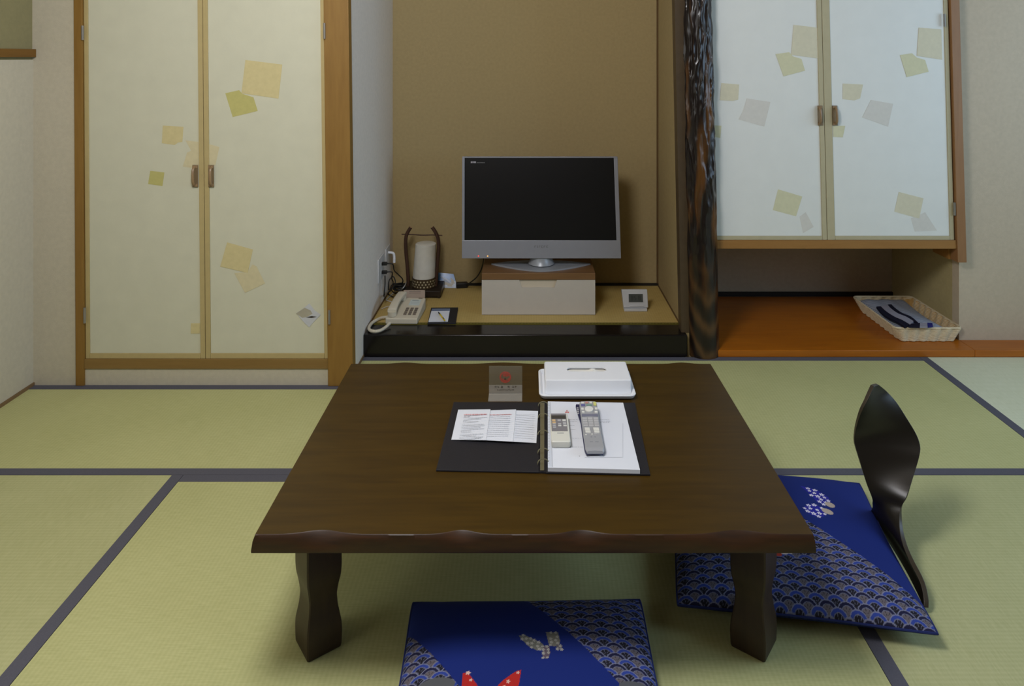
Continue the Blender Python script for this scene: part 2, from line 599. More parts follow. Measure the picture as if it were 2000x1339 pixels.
# alcove
struct(MB().box(XAL - .05, XAL, YC + .035, YB, -0.05, TOP, 'plaster_white'), 'wall_alcove_left', 'off-white plaster side wall on the left of the alcove')
struct(MB().box(XAL - .05, XAR + .06, YB, YB + .035, -0.05, TOP, 'plaster_ochre'), 'wall_alcove_back', 'ochre plaster back wall of the alcove behind the television')
struct(MB().box(XAR, XAR + .06, 3.065, YB, -0.05, TOP, 'plaster_ochre'), 'wall_alcove_right', 'ochre plaster side wall on the right of the alcove')
struct(MB().box(XAL, XAR, YB - .012, YB, 0.096, 0.107, 'strip_dark'), 'trim_2', 'dark strip along the back edge of the alcove mat')
struct(MB().box(XAR - .008, XAR, YB - .008, YB, 0.107, TOP, 'cord_brown'), 'trim_3', 'thin brown corner strip at the right of the alcove back wall')
struct(MB().box(XAR - .005, XAR, 3.165, YB - .012, 0.0965, 0.101, 'cord_brown')
       .box(XAL, XAL + .005, 3.165, YB - .012, 0.0965, 0.101, 'cord_brown'), 'trim_4', 'thin brown strips along the alcove mat sides')
struct(MB().box(XAL, XAR + .01, 3.165, YB, -0.05, 0.06, 'subfloor'), 'floor_alcove', 'raised alcove floor under its mat')
# lower wall strip on the left of the sill
struct(MB().box(XAL, XAL + .004, YC + .035, YS, 0, 0.01, 'skirting'), 'baseboard_alcove', 'thin skirting strip left of the black sill')
# black sill
sill = MB().box(XAL + .001, 0.672, YS, 3.157, 0.001, 0.0945, 'lacquer', bev=.005, seg=4).build('alcove_sill', lean=False)
tag(sill, 'glossy black lacquered sill beam along the front of the alcove', 'beam')
# planed dark post behind the log pillar
struct(MB().box(0.638, 0.705, 3.062, 3.12, 0.096, TOP, 'post_dark'), 'trim_5', 'flat dark brown post between alcove wall and knotty pillar', lean=True)

# niche on the right
XNR = 1.893
struct(MB().box(XAR + .06, XNR + .05, YN, YN + .03, -0.05, TOP, 'plaster_niche'), 'wall_niche_back', 'grey-brown plaster back wall of the low niche')
struct(MB().box(XNR, XNR + .05, YW + .05, YN, -0.05, TOP, 'plaster_nicheside'), 'wall_niche_right', 'olive plaster side wall of the low niche')
struct(MB().box(XNR, XR, YW, YW + .05, -0.05, TOP, 'plaster_right'), 'wall_back_right', 'beige plaster wall at the right edge beside the cabinet')
struct(MB().box(XAR + .06, XNR, YN - .012, YN, 0.029, 0.05, 'strip_dark'), 'baseboard_niche', 'dark skirting at the back of the low niche')
# reddish floor board of the niche
tag(MB().box(XAR + .045, XNR - .001, YS, YN - .013, 0.0, 0.029, 'board_red', bev=.003)
    .box(XNR - .001, XR - .01, YS, YW - .001, 0.0, 0.029, 'board_red', bev=.003).build('niche_floorboard'),
    'polished reddish brown floorboard under the wall cabinet', 'floorboard')

# side and rear walls out of frame; the right one has a window opening
WY0, WY1, WZ0, WZ1 = 0.1, 2.7, 0.75, 2.0
struct(MB().box(XR, XR + .12, YF, WY0, -0.05, TOP, 'plaster').box(XR, XR + .12, WY1, YW + .05, -0.05, TOP, 'plaster')
       .box(XR, XR + .12, WY0, WY1, -0.05, WZ0, 'plaster').box(XR, XR + .12, WY0, WY1, WZ1, TOP, 'plaster'), 'wall_right')
struct(MB().box(XL - .1, XR + .1, YF - .12, YF, -0.05, TOP, 'rear_wood'), 'wall_front')
wf = MB()
for (a, b, c, d) in ((WY0, WY0 + .05, WZ0, WZ1), (WY1 - .05, WY1, WZ0, WZ1), (WY0, WY1, WZ0, WZ0 + .05), (WY0, WY1, WZ1 - .05, WZ1), (1.375, 1.425, WZ0, WZ1)):
    wf.box(XR + .03, XR + .08, a, b, c, d, 'rail_wood')
struct(wf, 'window_1')

# ------------------------------------------------------------------ tatami mats
EW = 0.034


def tatami(x0, x1, y0, y1, along, label, mat, e=('lo', 'hi')):
    root = thing('tatami_mat', ((x0 + x1) / 2, (y0 + y1) / 2, -0.05), label, 'tatami mat', 'straw floor mats')
    g = .0006
    x0 += g; x1 -= g; y0 += g; y1 -= g
    ix0, ix1, iy0, iy1 = x0, x1, y0, y1
    if along == 'X':
        if 'lo' in e: iy0 += EW
        if 'hi' in e: iy1 -= EW
    else:
        if 'lo' in e: ix0 += EW
        if 'hi' in e: ix1 -= EW
    MB().box(ix0, ix1, iy0, iy1, -0.05, 0.0, mat).build('straw_surface', root)
    if along == 'X':
        if 'lo' in e: MB().box(x0, x1, y0, iy0, -0.05, 0.0008, 'edging_cloth').build('cloth_edging', root)
        if 'hi' in e: MB().box(x0, x1, iy1, y1, -0.05, 0.0008, 'edging_cloth').build('cloth_edging', root)
    else:
        if 'lo' in e: MB().box(x0, ix0, y0, y1, -0.05, 0.0008, 'edging_cloth').build('cloth_edging', root)
        if 'hi' in e: MB().box(ix1, x1, y0, y1, -0.05, 0.0008, 'edging_cloth').build('cloth_edging', root)
    return root


YR = 2.183
XM1, XM2, XM3 = -1.052, 0.735, 1.655
tatami(XL, -0.70, YR, YC, 'X', 'straw mat with grey edging in front of the closet', 'tatami_x')
tatami(-0.70, XM3, YR, YS, 'X', 'straw mat with grey edging in front of the black sill and pillar', 'tatami_x')
tatami(XM3, XR, 1.2, YS, 'Y', 'straw mat at the far right edge before the beige wall, sheen painted into its colour', 'tatami_sheen')
tatami(XL, XM1, 0.3, YR, 'Y', 'straw mat at the lower left, left of the diagonal edging', 'tatami_y')
tatami(XM1, XM2, 1.28, YR, 'X', 'straw mat lying under the low table', 'tatami_x')
tatami(XM2, XM3, 0.3, YR, 'Y', 'straw mat under the legless chair on the right', 'tatami_y')
tatami(XM1, XM2, 0.3, 1.28, 'X', 'straw mat nearest the viewer under the front cushion', 'tatami_x')
tatami(XM3, XR, 0.3, 1.2, 'Y', 'straw mat beside the right wall out to the near corner', 'tatami_y')

# alcove mat with patterned front edge
am = thing('alcove_mat', (0, 3.4, 0.06), 'golden woven mat covering the alcove floor under the television', 'tatami mat')
MB().box(XAL + .001, XAR - .001, 3.178, YB - .0125, 0.0605, 0.096, 'tatami_gold').build('woven_surface', am)
ed = MB().box(XAL + .001, XAR - .001, 3.1575, 3.178, 0.0605, 0.0962, 'edging_green')
n = 96
for i in range(n):
    x = XAL + .004 + (XAR - XAL - .012) * i / n
    w = (XAR - XAL - .012) / n * .55
    off = .004 if i % 2 else .011
    ed.raw([(x, 3.1575 + off, .0964), (x + w, 3.1575 + off, .0964), (x + w, 3.1575 + off + .005, .0964), (x, 3.1575 + off + .005, .0964)], [(0, 1, 2, 3)], 'edging_gold')
ed.build('patterned_edging', am)['label'] = 'olive patterned cloth edging'


# ------------------------------------------------------------------ closet and cabinet doors
def patch(mb, pts, Y, mat, eps=.0006):
    q = [Q(x, y, Y) for (x, y) in pts]
    q = [Vector((p.x, Y - eps, p.z)) for p in q]
    mb.prism(q, (0, eps * .8, 0), mat)


def door(root, name, px0, px1, zb, zt, Y, stile_l, stile_r, rail, paper, trim, patches, label=None):
    """hinged papered door: panel + edge trim"""
    s = Y / F
    x0, x1 = (px0 - CX) * s + .001, (px1 - CX) * s - .001
    l, r = stile_l * s, stile_r * s
    pn = MB().box(x0 + l, x1 - r, Y + .004, Y + .022, zb + rail, zt - .02, paper)
    for i, (pts, mt) in enumerate(patches):
        patch(pn, pts, Y + .004, mt, .0004 + .00025 * i)
    d = pn.build(name, root, lean=True)
    if label: d['label'] = label
    t = MB()
    t.box(x0, x0 + l - .0003, Y, Y + .022, zb, zt, trim, bev=.0012)
    t.box(x1 - r + .0003, x1, Y, Y + .022, zb, zt, trim, bev=.0012)
    t.box(x0 + l, x1 - r, Y, Y + .022, zb, zb + rail - .0003, trim, bev=.0012)
    t.build('edge_trim', d, lean=True)
    return d


def pull(d, px, py0, py1, Y, side, w=11):
    s = Y / F
    z1, z0 = CH - (py0 - HY) * s, CH - (py1 - HY) * s
    x = (px - CX) * s
    hw = w * s / 2
    h = MB().box(x - hw, x + hw, Y - .003, Y - .0002, z0, z1, 'handle_plate', bev=.0006)
    # bowed grip
    gx = x + side * hw * .25
    pts = [(gx, Y - .003, z1 - .008), (gx, Y - .014, z1 - .017), (gx, Y - .018, (z0 + z1) / 2), (gx, Y - .014, z0 + .017), (gx, Y - .003, z0 + .008)]
    h.tube(pts, .0052, 'handle_bronze', 8, sub=5)
    h.box(x - hw * .9, x + hw * .9, Y - .0048, Y - .0028, z1 - .012, z1 - .002, 'handle_bronze', bev=.0006)
    h.box(x - hw * .9, x + hw * .9, Y - .0048, Y - .0028, z0 + .002, z0 + .012, 'handle_bronze', bev=.0006)
    return h.build('handle', d, lean=True)


def hinge(d, px, py0, py1, Y):
    s = Y / F
    z1, z0 = CH - (py0 - HY) * s, CH - (py1 - HY) * s
    x = (px - CX) * s
    h = MB().tube([(x, Y - .003, z0), (x, Y - .003, z1)], .0045, 'hinge_metal', 8)
    return h.build('hinge', d, lean=True)


s = YC / F
closet = thing('built_in_closet', ((395 - CX) * s, YC, 0), 'tall built-in closet with two cream papered doors in brown posts', 'closet')
ZD = CH - (700 - HY) * s       # door bottom
MB().box((148 - CX) * s, (164.5 - CX) * s, YC - .008, YC + .034, 0.001, TOP - .002, 'post_wood', bev=.002).build('post', closet, lean=True)
MB().box((637.5 - CX) * s, (686.5 - CX) * s, YC - .012, YC + .034, 0.001, TOP - .002, 'post_wood', bev=.003).build('post', closet, lean=True)
MB().box((164.5 - CX) * s, (637.5 - CX) * s, YC - .006, YC + .034, CH - (719 - HY) * s, ZD - .0006, 'rail_wood', bev=.0015).build('bottom_rail', closet, lean=True)
MB().box((164.5 - CX) * s, (637.5 - CX) * s, YC, YC + .03, 0.001, CH - (719 - HY) * s - .0005, 'plaster').build('kick_panel', closet, lean=True)
MB().box((164.5 - CX) * s, (637.5 - CX) * s, YC - .006, YC + .034, 1.98, 2.02, 'rail_wood').build('top_rail', closet, lean=True)
MB().box((164.5 - CX) * s, (637.5 - CX) * s, YC, YC + .03, 2.021, TOP - .002, 'plaster').build('upper_panel', closet, lean=True)
A, B, C_ = 'washi_a', 'washi_b', 'washi_c'
dl = door(closet, 'door', 165, 398.5, ZD, 1.978, YC, 8, 9.5, .02, 'door_paper', 'door_trim', [
    ([(363, 274), (388.5, 277), (388.5, 331), (377, 328), (357.5, 325), (366, 298), (374, 294)], C_),
    ([(319, 245), (359.5, 247.5), (357, 277), (348, 278.5), (342, 283), (317, 279.5)], A),
    ([(294, 333.5), (321.5, 336.5), (317.5, 363), (289.5, 359)], B),
    ([(371, 631), (388.5, 631), (388.5, 651), (370.5, 651)], A)])
dr = door(closet, 'door', 398.5, 637, ZD, 1.978, YC, 9.5, 7, .02, 'door_paper', 'door_trim', [
    ([(409, 281), (429.5, 287), (421, 323), (409, 323)], C_),
    ([(442, 182), (469, 176), (475, 183), (497, 190), (505, 216.5), (456, 228.5)], B),
    ([(482, 117), (554, 126), (546, 192.5), (473.5, 182)], A),
    ([(456.5, 533), (482, 531), (492, 516), (500, 520), (516, 553), (477, 571.5)], C_),
    ([(443, 473), (493, 487), (482.5, 532.5), (429, 520)], A),
    ([(576.5, 611), (590, 602), (602, 592), (612, 606), (624, 614), (612, 626), (601, 638.5), (590, 628)], 'torn_grey'),
    ([(576, 611.5), (593, 600.5), (604, 605.5), (608, 612), (598, 618), (588, 620)], 'torn_brown'),
    ([(595, 619), (606, 616.5), (616, 618), (606, 620.5)], 'torn_dark')])
pull(dl, 382, 322, 365, YC, -1)
pull(dr, 413, 322, 365, YC, 1)
hinge(dl, 163.8, 50, 78, YC - .008)
hinge(dl, 164.8, 600, 630, YC - .008)
hinge(dr, 637.5, 45, 76, YC - .012)
hinge(dr, 640.5, 605, 632, YC - .012)

YK = 3.112      # wall cabinet door plane
s = YK / F
cab = thing('wall_cabinet', ((1630 - CX) * s, YK, 0.43), 'white papered two-door wall cabinet hung right of the knotty pillar', 'cabinet')
ZT = TOP - .002
zb0, zb1 = CH - (485 - HY) * s, CH - (468.5 - HY) * s
MB().box(0.735, (1863 - CX) * s, YK - .006, YN - .014, zb0, zb1, 'shelf_wood', bev=.0015).build('bottom_board', cab, lean=True)
MB().box((1863.2 - CX) * s, (1880.5 - CX) * s, YK - .012, YW - .0015, CH - (511 - HY) * s, ZT, 'cabinet_post_wood', bev=.0015).build('side_post', cab, lean=True)
MB().box((1863.2 - CX) * s, XNR - .001, YW - .001, YW + .12, CH - (511 - HY) * s, zb1, 'shelf_wood').build('corner_block', cab)
MB().box(0.735, (1863 - CX) * s, YK, YK + .03, 1.70, 1.74, 'shelf_wood').build('top_rail', cab, lean=True)
Pp, Pq, Pr = 'washi_p', 'washi_q', 'washi_r'
zcb = zb1 + .0006
cl = door(cab, 'door', 1378, 1613, zcb, 1.698, YK, 9, 9, .017, 'door_paper_white', 'door_trim_pale', [
    ([(1560, 423), (1572, 414), (1587, 443), (1566, 455)], Pr),
    ([(1519, 369.5), (1566, 383.5), (1553, 422), (1508, 410)], Pp),
    ([(1462, 192), (1508, 199), (1495, 247), (1445, 233), (1455, 215)], Pr),
    ([(1413, 162), (1447.5, 165), (1445, 194.5), (1434, 197), (1409, 195.5)], Pq),
    ([(1389, 244), (1411, 245.5), (1408.5, 269), (1389, 266)], Pp),
    ([(1520.5, 105.5), (1547, 102), (1554, 110), (1570.5, 115), (1577, 138), (1535, 149)], Pp),
    ([(1557, 48.5), (1603.5, 54), (1603.5, 114), (1551, 107)], Pq)])
cr2 = door(cab, 'door', 1613, 1861, zcb, 1.698, YK, 15, 8, .017, 'door_paper_white', 'door_trim_pale', [
    ([(1777, 426), (1805, 414), (1827, 450), (1784, 452)], Pr),
    ([(1754.5, 374.5), (1802.5, 387), (1793, 426.5), (1745, 413)], Pq),
    ([(1705, 195), (1748, 202.5), (1737, 247), (1687, 229)], Pr),
    ([(1650.5, 163), (1690, 165), (1683.5, 192), (1672, 196), (1649.5, 193.5)], Pq),
    ([(1629.5, 245.5), (1653, 245.5), (1647.7, 268), (1629.5, 267)], Pp),
    ([(1764, 107.5), (1787.5, 104), (1796, 112), (1812.5, 117), (1819, 140), (1776, 150.5)], Pp),
    ([(1802, 54), (1846, 57), (1846, 116.5), (1797, 109)], Pq)])
pull(cr2, 1633.5, 206, 245, YK, 1, 10)
pull(cl, 1604.5, 206, 245, YK, -1, 10)
hinge(cr2, 1852, 27, 52, YK - .005)
hinge(cr2, 1862, 395, 420, YK - .005)

# ------------------------------------------------------------------ knotty log pillar
NS, NZ = 168, 760
z0p, z1p = 0.001, 1.85
vs, fs, cols = [], [], []
dk = np.array(rgb(28, 21, 18)[:3]); md_ = np.array(rgb(84, 60, 36)[:3]); br = np.array(rgb(96, 62, 26)[:3])
for j in range(NZ):
    z = z0p + (z1p - z0p) * j / (NZ - 1)
    rad = 0.0665 - .0075 * min(z / 1.5, 1.2)
    cxp = 0.735
    amp = .0098 * min(1, max(0, (z - .22) / .5)) * (.75 + .45 * min(1, z / 1.3)) + .0007
    for k in range(NS):
        a = 2 * math.pi * k / NS
        u, w = math.cos(a), math.sin(a)
        p = Vector((u * 1.7, w * 1.7, z * 4.6))
        n1 = noise.noise(p * 1.5)
        n2 = noise.noise(Vector((u * 3.4 + 9, w * 3.4, z * 11)))
        n3 = noise.noise(Vector((u * 7 + 3, w * 7, z * 24)))
        rid = 1 - 2 * abs(n1)
        h = .6 * rid + .42 * n2 + .2 * n3
        h += -1.1 * max(0, n2 - .28)
        rr = rad + amp * h
        vs.append((cxp + rr * u, 3.081 + rr * w, z))
        flat = 1 - min(1, max(0, (z - .16) / .3))
        wear = noise.noise(Vector((u * 1.6 + 4, w * 1.6, z * 4.3))) * 1.1 + .35 * h
        wear = min(1, max(0, (wear - .22) * 2.0))
        grain = .5 + .5 * math.sin((z * 52 + 3.4 * math.cos(a + 1.6 - .25) * 2.2 + 1.2 * n1))
        c1 = dk + (br - dk) * wear * .85
        c2 = dk + (md_ * .9 - dk) * (grain ** 2)
        c = c1 * (1 - flat) + c2 * flat
        cols.append((c[0], c[1], c[2], 1))
for j in range(NZ - 1):
    for k in range(NS):
        k2 = (k + 1) % NS
        fs.append((j * NS + k, j * NS + k2, (j + 1) * NS + k2, (j + 1) * NS + k))
fs.append(list(range(NS))[::-1])
mb = MB()
mb.raw(vs, fs, 'log_lacquer', True)
pil = mb.build('log_pillar', lean=True)
at = pil.data.attributes.new('pattern', 'FLOAT_COLOR', 'POINT')
at.data.foreach_set('color', np.array(cols, dtype=np.float32).ravel())
tag(pil, 'dark glossy knotty natural log pillar right of the alcove', 'pillar')

# ------------------------------------------------------------------ low table
HT = 0.33
tbl = thing('low_table', (0, 1.8, 0), 'low dark brown wooden table with wavy front edge on the tatami', 'table')
BX = [(690 + 560) / 2]
bumps = [(-.411, .075), (-.134, .055), (.104, .06), (.415, .085)]
bumps_b = [(-.38, .06), (-.08, .09), (.2, .05), (.47, .05)]


def tabletop():
    NXT = 240
    xs = [-1 + 2 * i / NXT for i in range(NXT + 1)]
    rows = []
    def bump(x, bl, a):
        return sum(a * math.exp(-((x - c) / (w * .62)) ** 2) for c, w in bl)
    vs, fs, mi = [], [], []
    for i, sx in enumerate(xs):
        t = (sx + 1) / 2
        xf = -.541 + t * (.562 + .541)
        xb = -.546 + t * (.558 + .546)
        yf = 1.4155 + bump(xf, bumps, .0125)
        yb = 2.209 + bump(xb, bumps_b, .010) - .004
        ybot = 1.4118
        xfb = -.5475 + t * (.566 + .5475)
        rows.append([
            (xb, yb - .01, HT - .036), (xb, yb + .004, HT - .028), (xb, yb, HT - .0012), (xb, yb - .0015, HT),      # back edge
            (xb * .75 + xf * .25, yb * .75 + yf * .25, HT), (xb * .5 + xf * .5, yb * .5 + yf * .5, HT), (xb * .25 + xf * .75, yb * .25 + yf * .75, HT),
            (xf, yf + .0018, HT), (xf, yf, HT - .0014),
            (xfb * .6 + xf * .4, yf * .55 + ybot * .45 - .001, HT - .012), (xfb, ybot, HT - .03), (xfb, ybot + .001, HT - .0345), (xfb, ybot + .003, HT - .036)])
    nc = len(rows[0])
    for r_ in rows:
        vs += r_
    top, edge = [], []
    for i in range(len(rows) - 1):
        for k in range(nc):
            k2 = (k + 1) % nc
            q = (i * nc + k, i * nc + k2, (i + 1) * nc + k2, (i + 1) * nc + k)
            (top if 3 <= k <= 6 else edge).append(q)
    mb = MB()
    mb.raw(vs, top, 'table_wood', False)
    mb.raw(vs, edge + [list(range(nc))[::-1], [(len(rows) - 1) * nc + k for k in range(nc)]], 'table_edge', True)
    bm = bmesh.new()
    me = bpy.data.meshes.new('tmp')
    me.from_pydata(mb.v, [], mb.f)
    me.polygons.foreach_set('material_index', mb.mi)
    bm.from_mesh(me)
    bmesh.ops.remove_doubles(bm, verts=bm.verts[:], dist=1e-6)
    bmesh.ops.recalc_face_normals(bm, faces=bm.faces[:])
    out = MB()
    out.mats = list(mb.mats)
    out.v = [v.co.copy() for v in bm.verts]
    bm.verts.index_update()
    out.f = [[v.index for v in f.verts] for f in bm.faces]
    out.mi = [f.material_index for f in bm.faces]
    out.sm = [mi != 0 for mi in out.mi]
    bm.free(); bpy.data.meshes.remove(me)
    return out


tabletop().build('tabletop', tbl)


def leg(cx, cy, ang):
    """square log leg, waisted, set diagonally"""
    prof = [(0, .95), (.004, .985), (.02, 1.0), (.037, 1.01), (.055, .985), (.07, .92), (.09, .83), (.113, .785), (.135, .86), (.155, .965), (.175, 1.0), (.2, 1.0), (.294, 1.0)]
    hs = .0385
    n = 6
    vs, fs = [], []
    zs = [p[0] for p in prof]; ws = [p[1] for p in prof]
    ZZ = np.concatenate([[.0012, .004], np.linspace(.012, .2, 28), [.294]])
    for z in ZZ:
        w = float(np.interp(z, zs, ws)) * hs
        ring = []
        for c in range(4):
            a0 = ang + math.pi / 4 + c * math.pi / 2
            p0 = (math.cos(a0) * w * 1.414, math.sin(a0) * w * 1.414)
            a1 = a0 + math.pi / 2
            p1 = (math.cos(a1) * w * 1.414, math.sin(a1) * w * 1.414)
            for k in (.04, .35, .65, .96):
                ring.append((cx + p0[0] * (1 - k) + p1[0] * k, cy + p0[1] * (1 - k) + p1[1] * k, z))
        vs += ring
    m_ = 16
    for j in range(len(ZZ) - 1):
        for k in range(m_):
            k2 = (k + 1) % m_
            fs.append((j * m_ + k, j * m_ + k2, (j + 1) * m_ + k2, (j + 1) * m_ + k))
    fs.append(list(range(m_))[::-1])
    fs.append([(len(ZZ) - 1) * m_ + k for k in range(m_)])
    return MB().raw(vs, fs, 'leg_wood', True)


leg(-.457, 1.557, R(37)).build('leg', tbl)
leg(.488, 1.557, R(-37)).build('leg', tbl)
leg(-.457, 2.06, R(-37)).build('leg', tbl)
leg(.488, 2.06, R(37)).build('leg', tbl)


# ------------------------------------------------------------------ cushions
def ell(x, y, cx, cy, ax, ay, a):
    c, s_ = math.cos(a), math.sin(a)
    u = (x - cx) * c + (y - cy) * s_
    v = -(x - cx) * s_ + (y - cy) * c
    return (u / ax) ** 2 + (v / ay) ** 2


def seigaiha(x, y, r):
    """overlapping fans, opening towards +y; returns colour array"""
    out = np.zeros(x.shape + (3,))
    done = np.zeros(x.shape, bool)
    line = np.array(rgb(132, 134, 158)[:3]); blue = np.array(rgb(54, 74, 156)[:3]); navy = np.array(rgb(34, 34, 66)[:3])
    taupe = np.array(rgb(112, 104, 108)[:3]); dark = np.array(rgb(36, 34, 44)[:3])
    dy = r * .62
    jmin, jmax = int(np.floor(y.min() / dy)) - 3, int(np.ceil(y.max() / dy)) + 2
    for j in range(jmin, jmax):
        cy = j * dy
        off = r if j % 2 else 0.0
        i = np.round((x - off) / (2 * r))
        dx = x - (i * 2 * r + off)
        d = np.hypot(dx, y - cy) / r
        ang = np.arctan2(y - cy, dx)
        inn = (d < 1.0) & (~done) & (y > cy - r * .25)
        alt = (j % 2 == 0)
        A1 = blue if alt else navy
        A2 = dark if alt else taupe
        c = np.empty(x.shape + (3,)); c[:] = A2
        c[(d > .62)] = A1
        c[(d > .55) & (d <= .62)] = line * .8
        c[(d > .9)] = line
        fan = (np.abs(np.sin(ang * 3.5)) < .22) & (d <= .55) & (d > .1)
        c[fan] = (line * .75) if alt else dark
        out[inn] = c[inn]
        done |= inn
    out[~done] = dark
    return out


def cushion(name, centre, w, d, rot, label, band, patterns, zmid=.036, ht=.044, hb=.034, r=.0205, N=420, loc_z=0.0, seat=0.0):
    """square floor cushion; pattern woven into its cloth"""
    g = np.linspace(-1, 1, N)
    S, T = np.meshgrid(g, g, indexing='ij')
    pin = .035
    X = S * w / 2 * (1 - pin * (1 - T ** 2) * np.abs(S) ** 3)
    Yl = T * d / 2 * (1 - pin * (1 - S ** 2) * np.abs(T) ** 3)
    rc = 1 - .014 * (np.abs(S) * np.abs(T)) ** 7
    X = X * rc
    Yl = Yl * rc
    e = np.clip((1 - np.abs(S) ** 3.2) * (1 - np.abs(T) ** 3.2), 0, 1)
    wob = .0025 * np.sin(S * 5 + 1) * np.cos(T * 4) * e
    zt = zmid + ht * e ** .55 + wob
    zbm = np.maximum(zmid - (hb + .004) * e ** .45, seat + .0015)
    c, s_ = math.cos(rot), math.sin(rot)
    col = np.empty(X.shape + (3,))
    fab = np.array(rgb(22, 40, 112)[:3])
    rng = np.random.default_rng(3)
    col[:] = fab
    # corner areas of fans, outside the diagonal plain band
    m0 = (X < band[0] - band[2] * Yl)
    m1 = (X > band[1] - band[2] * Yl)
    sc = seigaiha(X + .5, Yl + .5, r) * np.array([.78, .8, .85])
    mask = m0 | m1
    col[mask] = sc[mask]
    wx = centre[0] + X * c - Yl * s_
    wy = centre[1] + X * s_ + Yl * c
    for fn in patterns:
        fn(wx, wy, col)
    co_t = np.stack([X * c - Yl * s_, X * s_ + Yl * c, zt], -1).reshape(-1, 3)
    co_b = np.stack([X * c - Yl * s_, X * s_ + Yl * c, zbm], -1).reshape(-1, 3)
    idx = np.arange(N * N).reshape(N, N)
    top = np.stack([idx[:-1, :-1], idx[1:, :-1], idx[1:, 1:], idx[:-1, 1:]], -1).reshape(-1, 4)
    # bottom on a coarser grid
    bi = np.unique(np.concatenate([np.arange(0, N, 8), [N - 1]]))
    nb = len(bi)
    # keep it simple: full resolution rim, sharing the top's border
    bot_map = np.full((N, N), -1)
    inner = np.zeros((N, N), bool); inner[1:-1, 1:-1] = True
    bot_map[~inner] = idx[~inner]
    k = N * N
    ids = np.arange(inner.sum()) + k
    bot_map[inner] = ids
    co = np.concatenate([co_t, co_b.reshape(N, N, 3)[inner]], 0)
    bot = np.stack([bot_map[:-1, :-1], bot_map[:-1, 1:], bot_map[1:, 1:], bot_map[1:, :-1]], -1).reshape(-1, 4)
    faces = np.concatenate([top, bot], 0)
    cc = np.concatenate([col.reshape(-1, 3), np.tile(fab * .6, (int(inner.sum()), 1))], 0)
    me = bpy.data.meshes.new(name)
    me.vertices.add(len(co)); me.vertices.foreach_set('co', co.astype(np.float32).ravel())
    me.loops.add(faces.size); me.loops.foreach_set('vertex_index', faces.astype(np.int32).ravel())
    me.polygons.add(len(faces)); me.polygons.foreach_set('loop_start', np.arange(0, faces.size, 4, dtype=np.int32))
    me.polygons.foreach_set('use_smooth', np.ones(len(faces), bool))
    me.update(calc_edges=True)
    me.validate()
    me.materials.append(MATS['zabuton_cloth'])
    at = me.attributes.new('pattern', 'FLOAT_COLOR', 'POINT')
    at.data.foreach_set('color', np.concatenate([cc, np.ones((len(cc), 1))], 1).astype(np.float32).ravel())
    o = bpy.data.objects.new(name, me)
    COL.objects.link(o)
    o.location = (centre[0], centre[1], loc_z)
    ORG[o.name] = Vector(o.location)
    tag(o, label, 'cushion', 'patterned blue floor cushions')
    # piped seam round the edge
    pts = []
    rim = [(i, 0) for i in range(0, N, 6)] + [(N - 1, i) for i in range(0, N, 6)] + [(i, N - 1) for i in range(N - 1, 0, -6)] + [(0, i) for i in range(N - 1, 0, -6)]
    co2 = co_t.reshape(N, N, 3)
    prev = None
    for (i, j) in rim:
        p = Vector(co2[i, j]) + Vector((centre[0], centre[1], loc_z))
        if prev is None or (p - prev).length > .004:
            pts.append(p); prev = p
    MB().tube(pts, .0028, 'zabuton_seam', 6, closed=True).build('seam', o)
    return o


plain('zabuton_seam', rgb(34, 44, 96), 0.85, 0.2)


def poly_mask(wx, wy, pts):
    m = np.zeros(wx.shape, bool)
    n = len(pts)
    for i in range(n):
        x1, y1 = pts[i]; x2, y2 = pts[(i + 1) % n]
        cond = ((y1 > wy) != (y2 > wy))
        with np.errstate(divide='ignore', invalid='ignore'):
            xi = (x2 - x1) * (wy - y1) / (y2 - y1 if y2 != y1 else 1e-9) + x1
        m ^= cond & (wx < xi)
    return m


def pxs(pts, z):
    return [(P(a, b, z).x, P(a, b, z).y) for a, b in pts]


def flowers(wx, wy, col, m, base, spot, n, seed, rad):
    """paint base inside the mask then small round blossoms"""
    col[m] = np.array(base[:3])
    if not m.any(): return
    rng = np.random.default_rng(seed)
    xs, ys = wx[m], wy[m]
    got = []
    for _ in range(400):
        q = rng.integers(len(xs))
        p = (xs[q], ys[q])
        if all((p[0] - g[0]) ** 2 + (p[1] - g[1]) ** 2 > (1.9 * rad) ** 2 for g in got):
            got.append(p)
        if len(got) >= n: break
    for p in got:
        rr = rad * rng.uniform(.7, 1.1)
        a = np.arctan2(wy - p[1], wx - p[0])
        dd = np.hypot(wx - p[0], wy - p[1])
        mk = (dd < rr * (.78 + .22 * np.cos(5 * a))) & (dd > rr * .2)
        col[mk] = np.array(spot[:3])


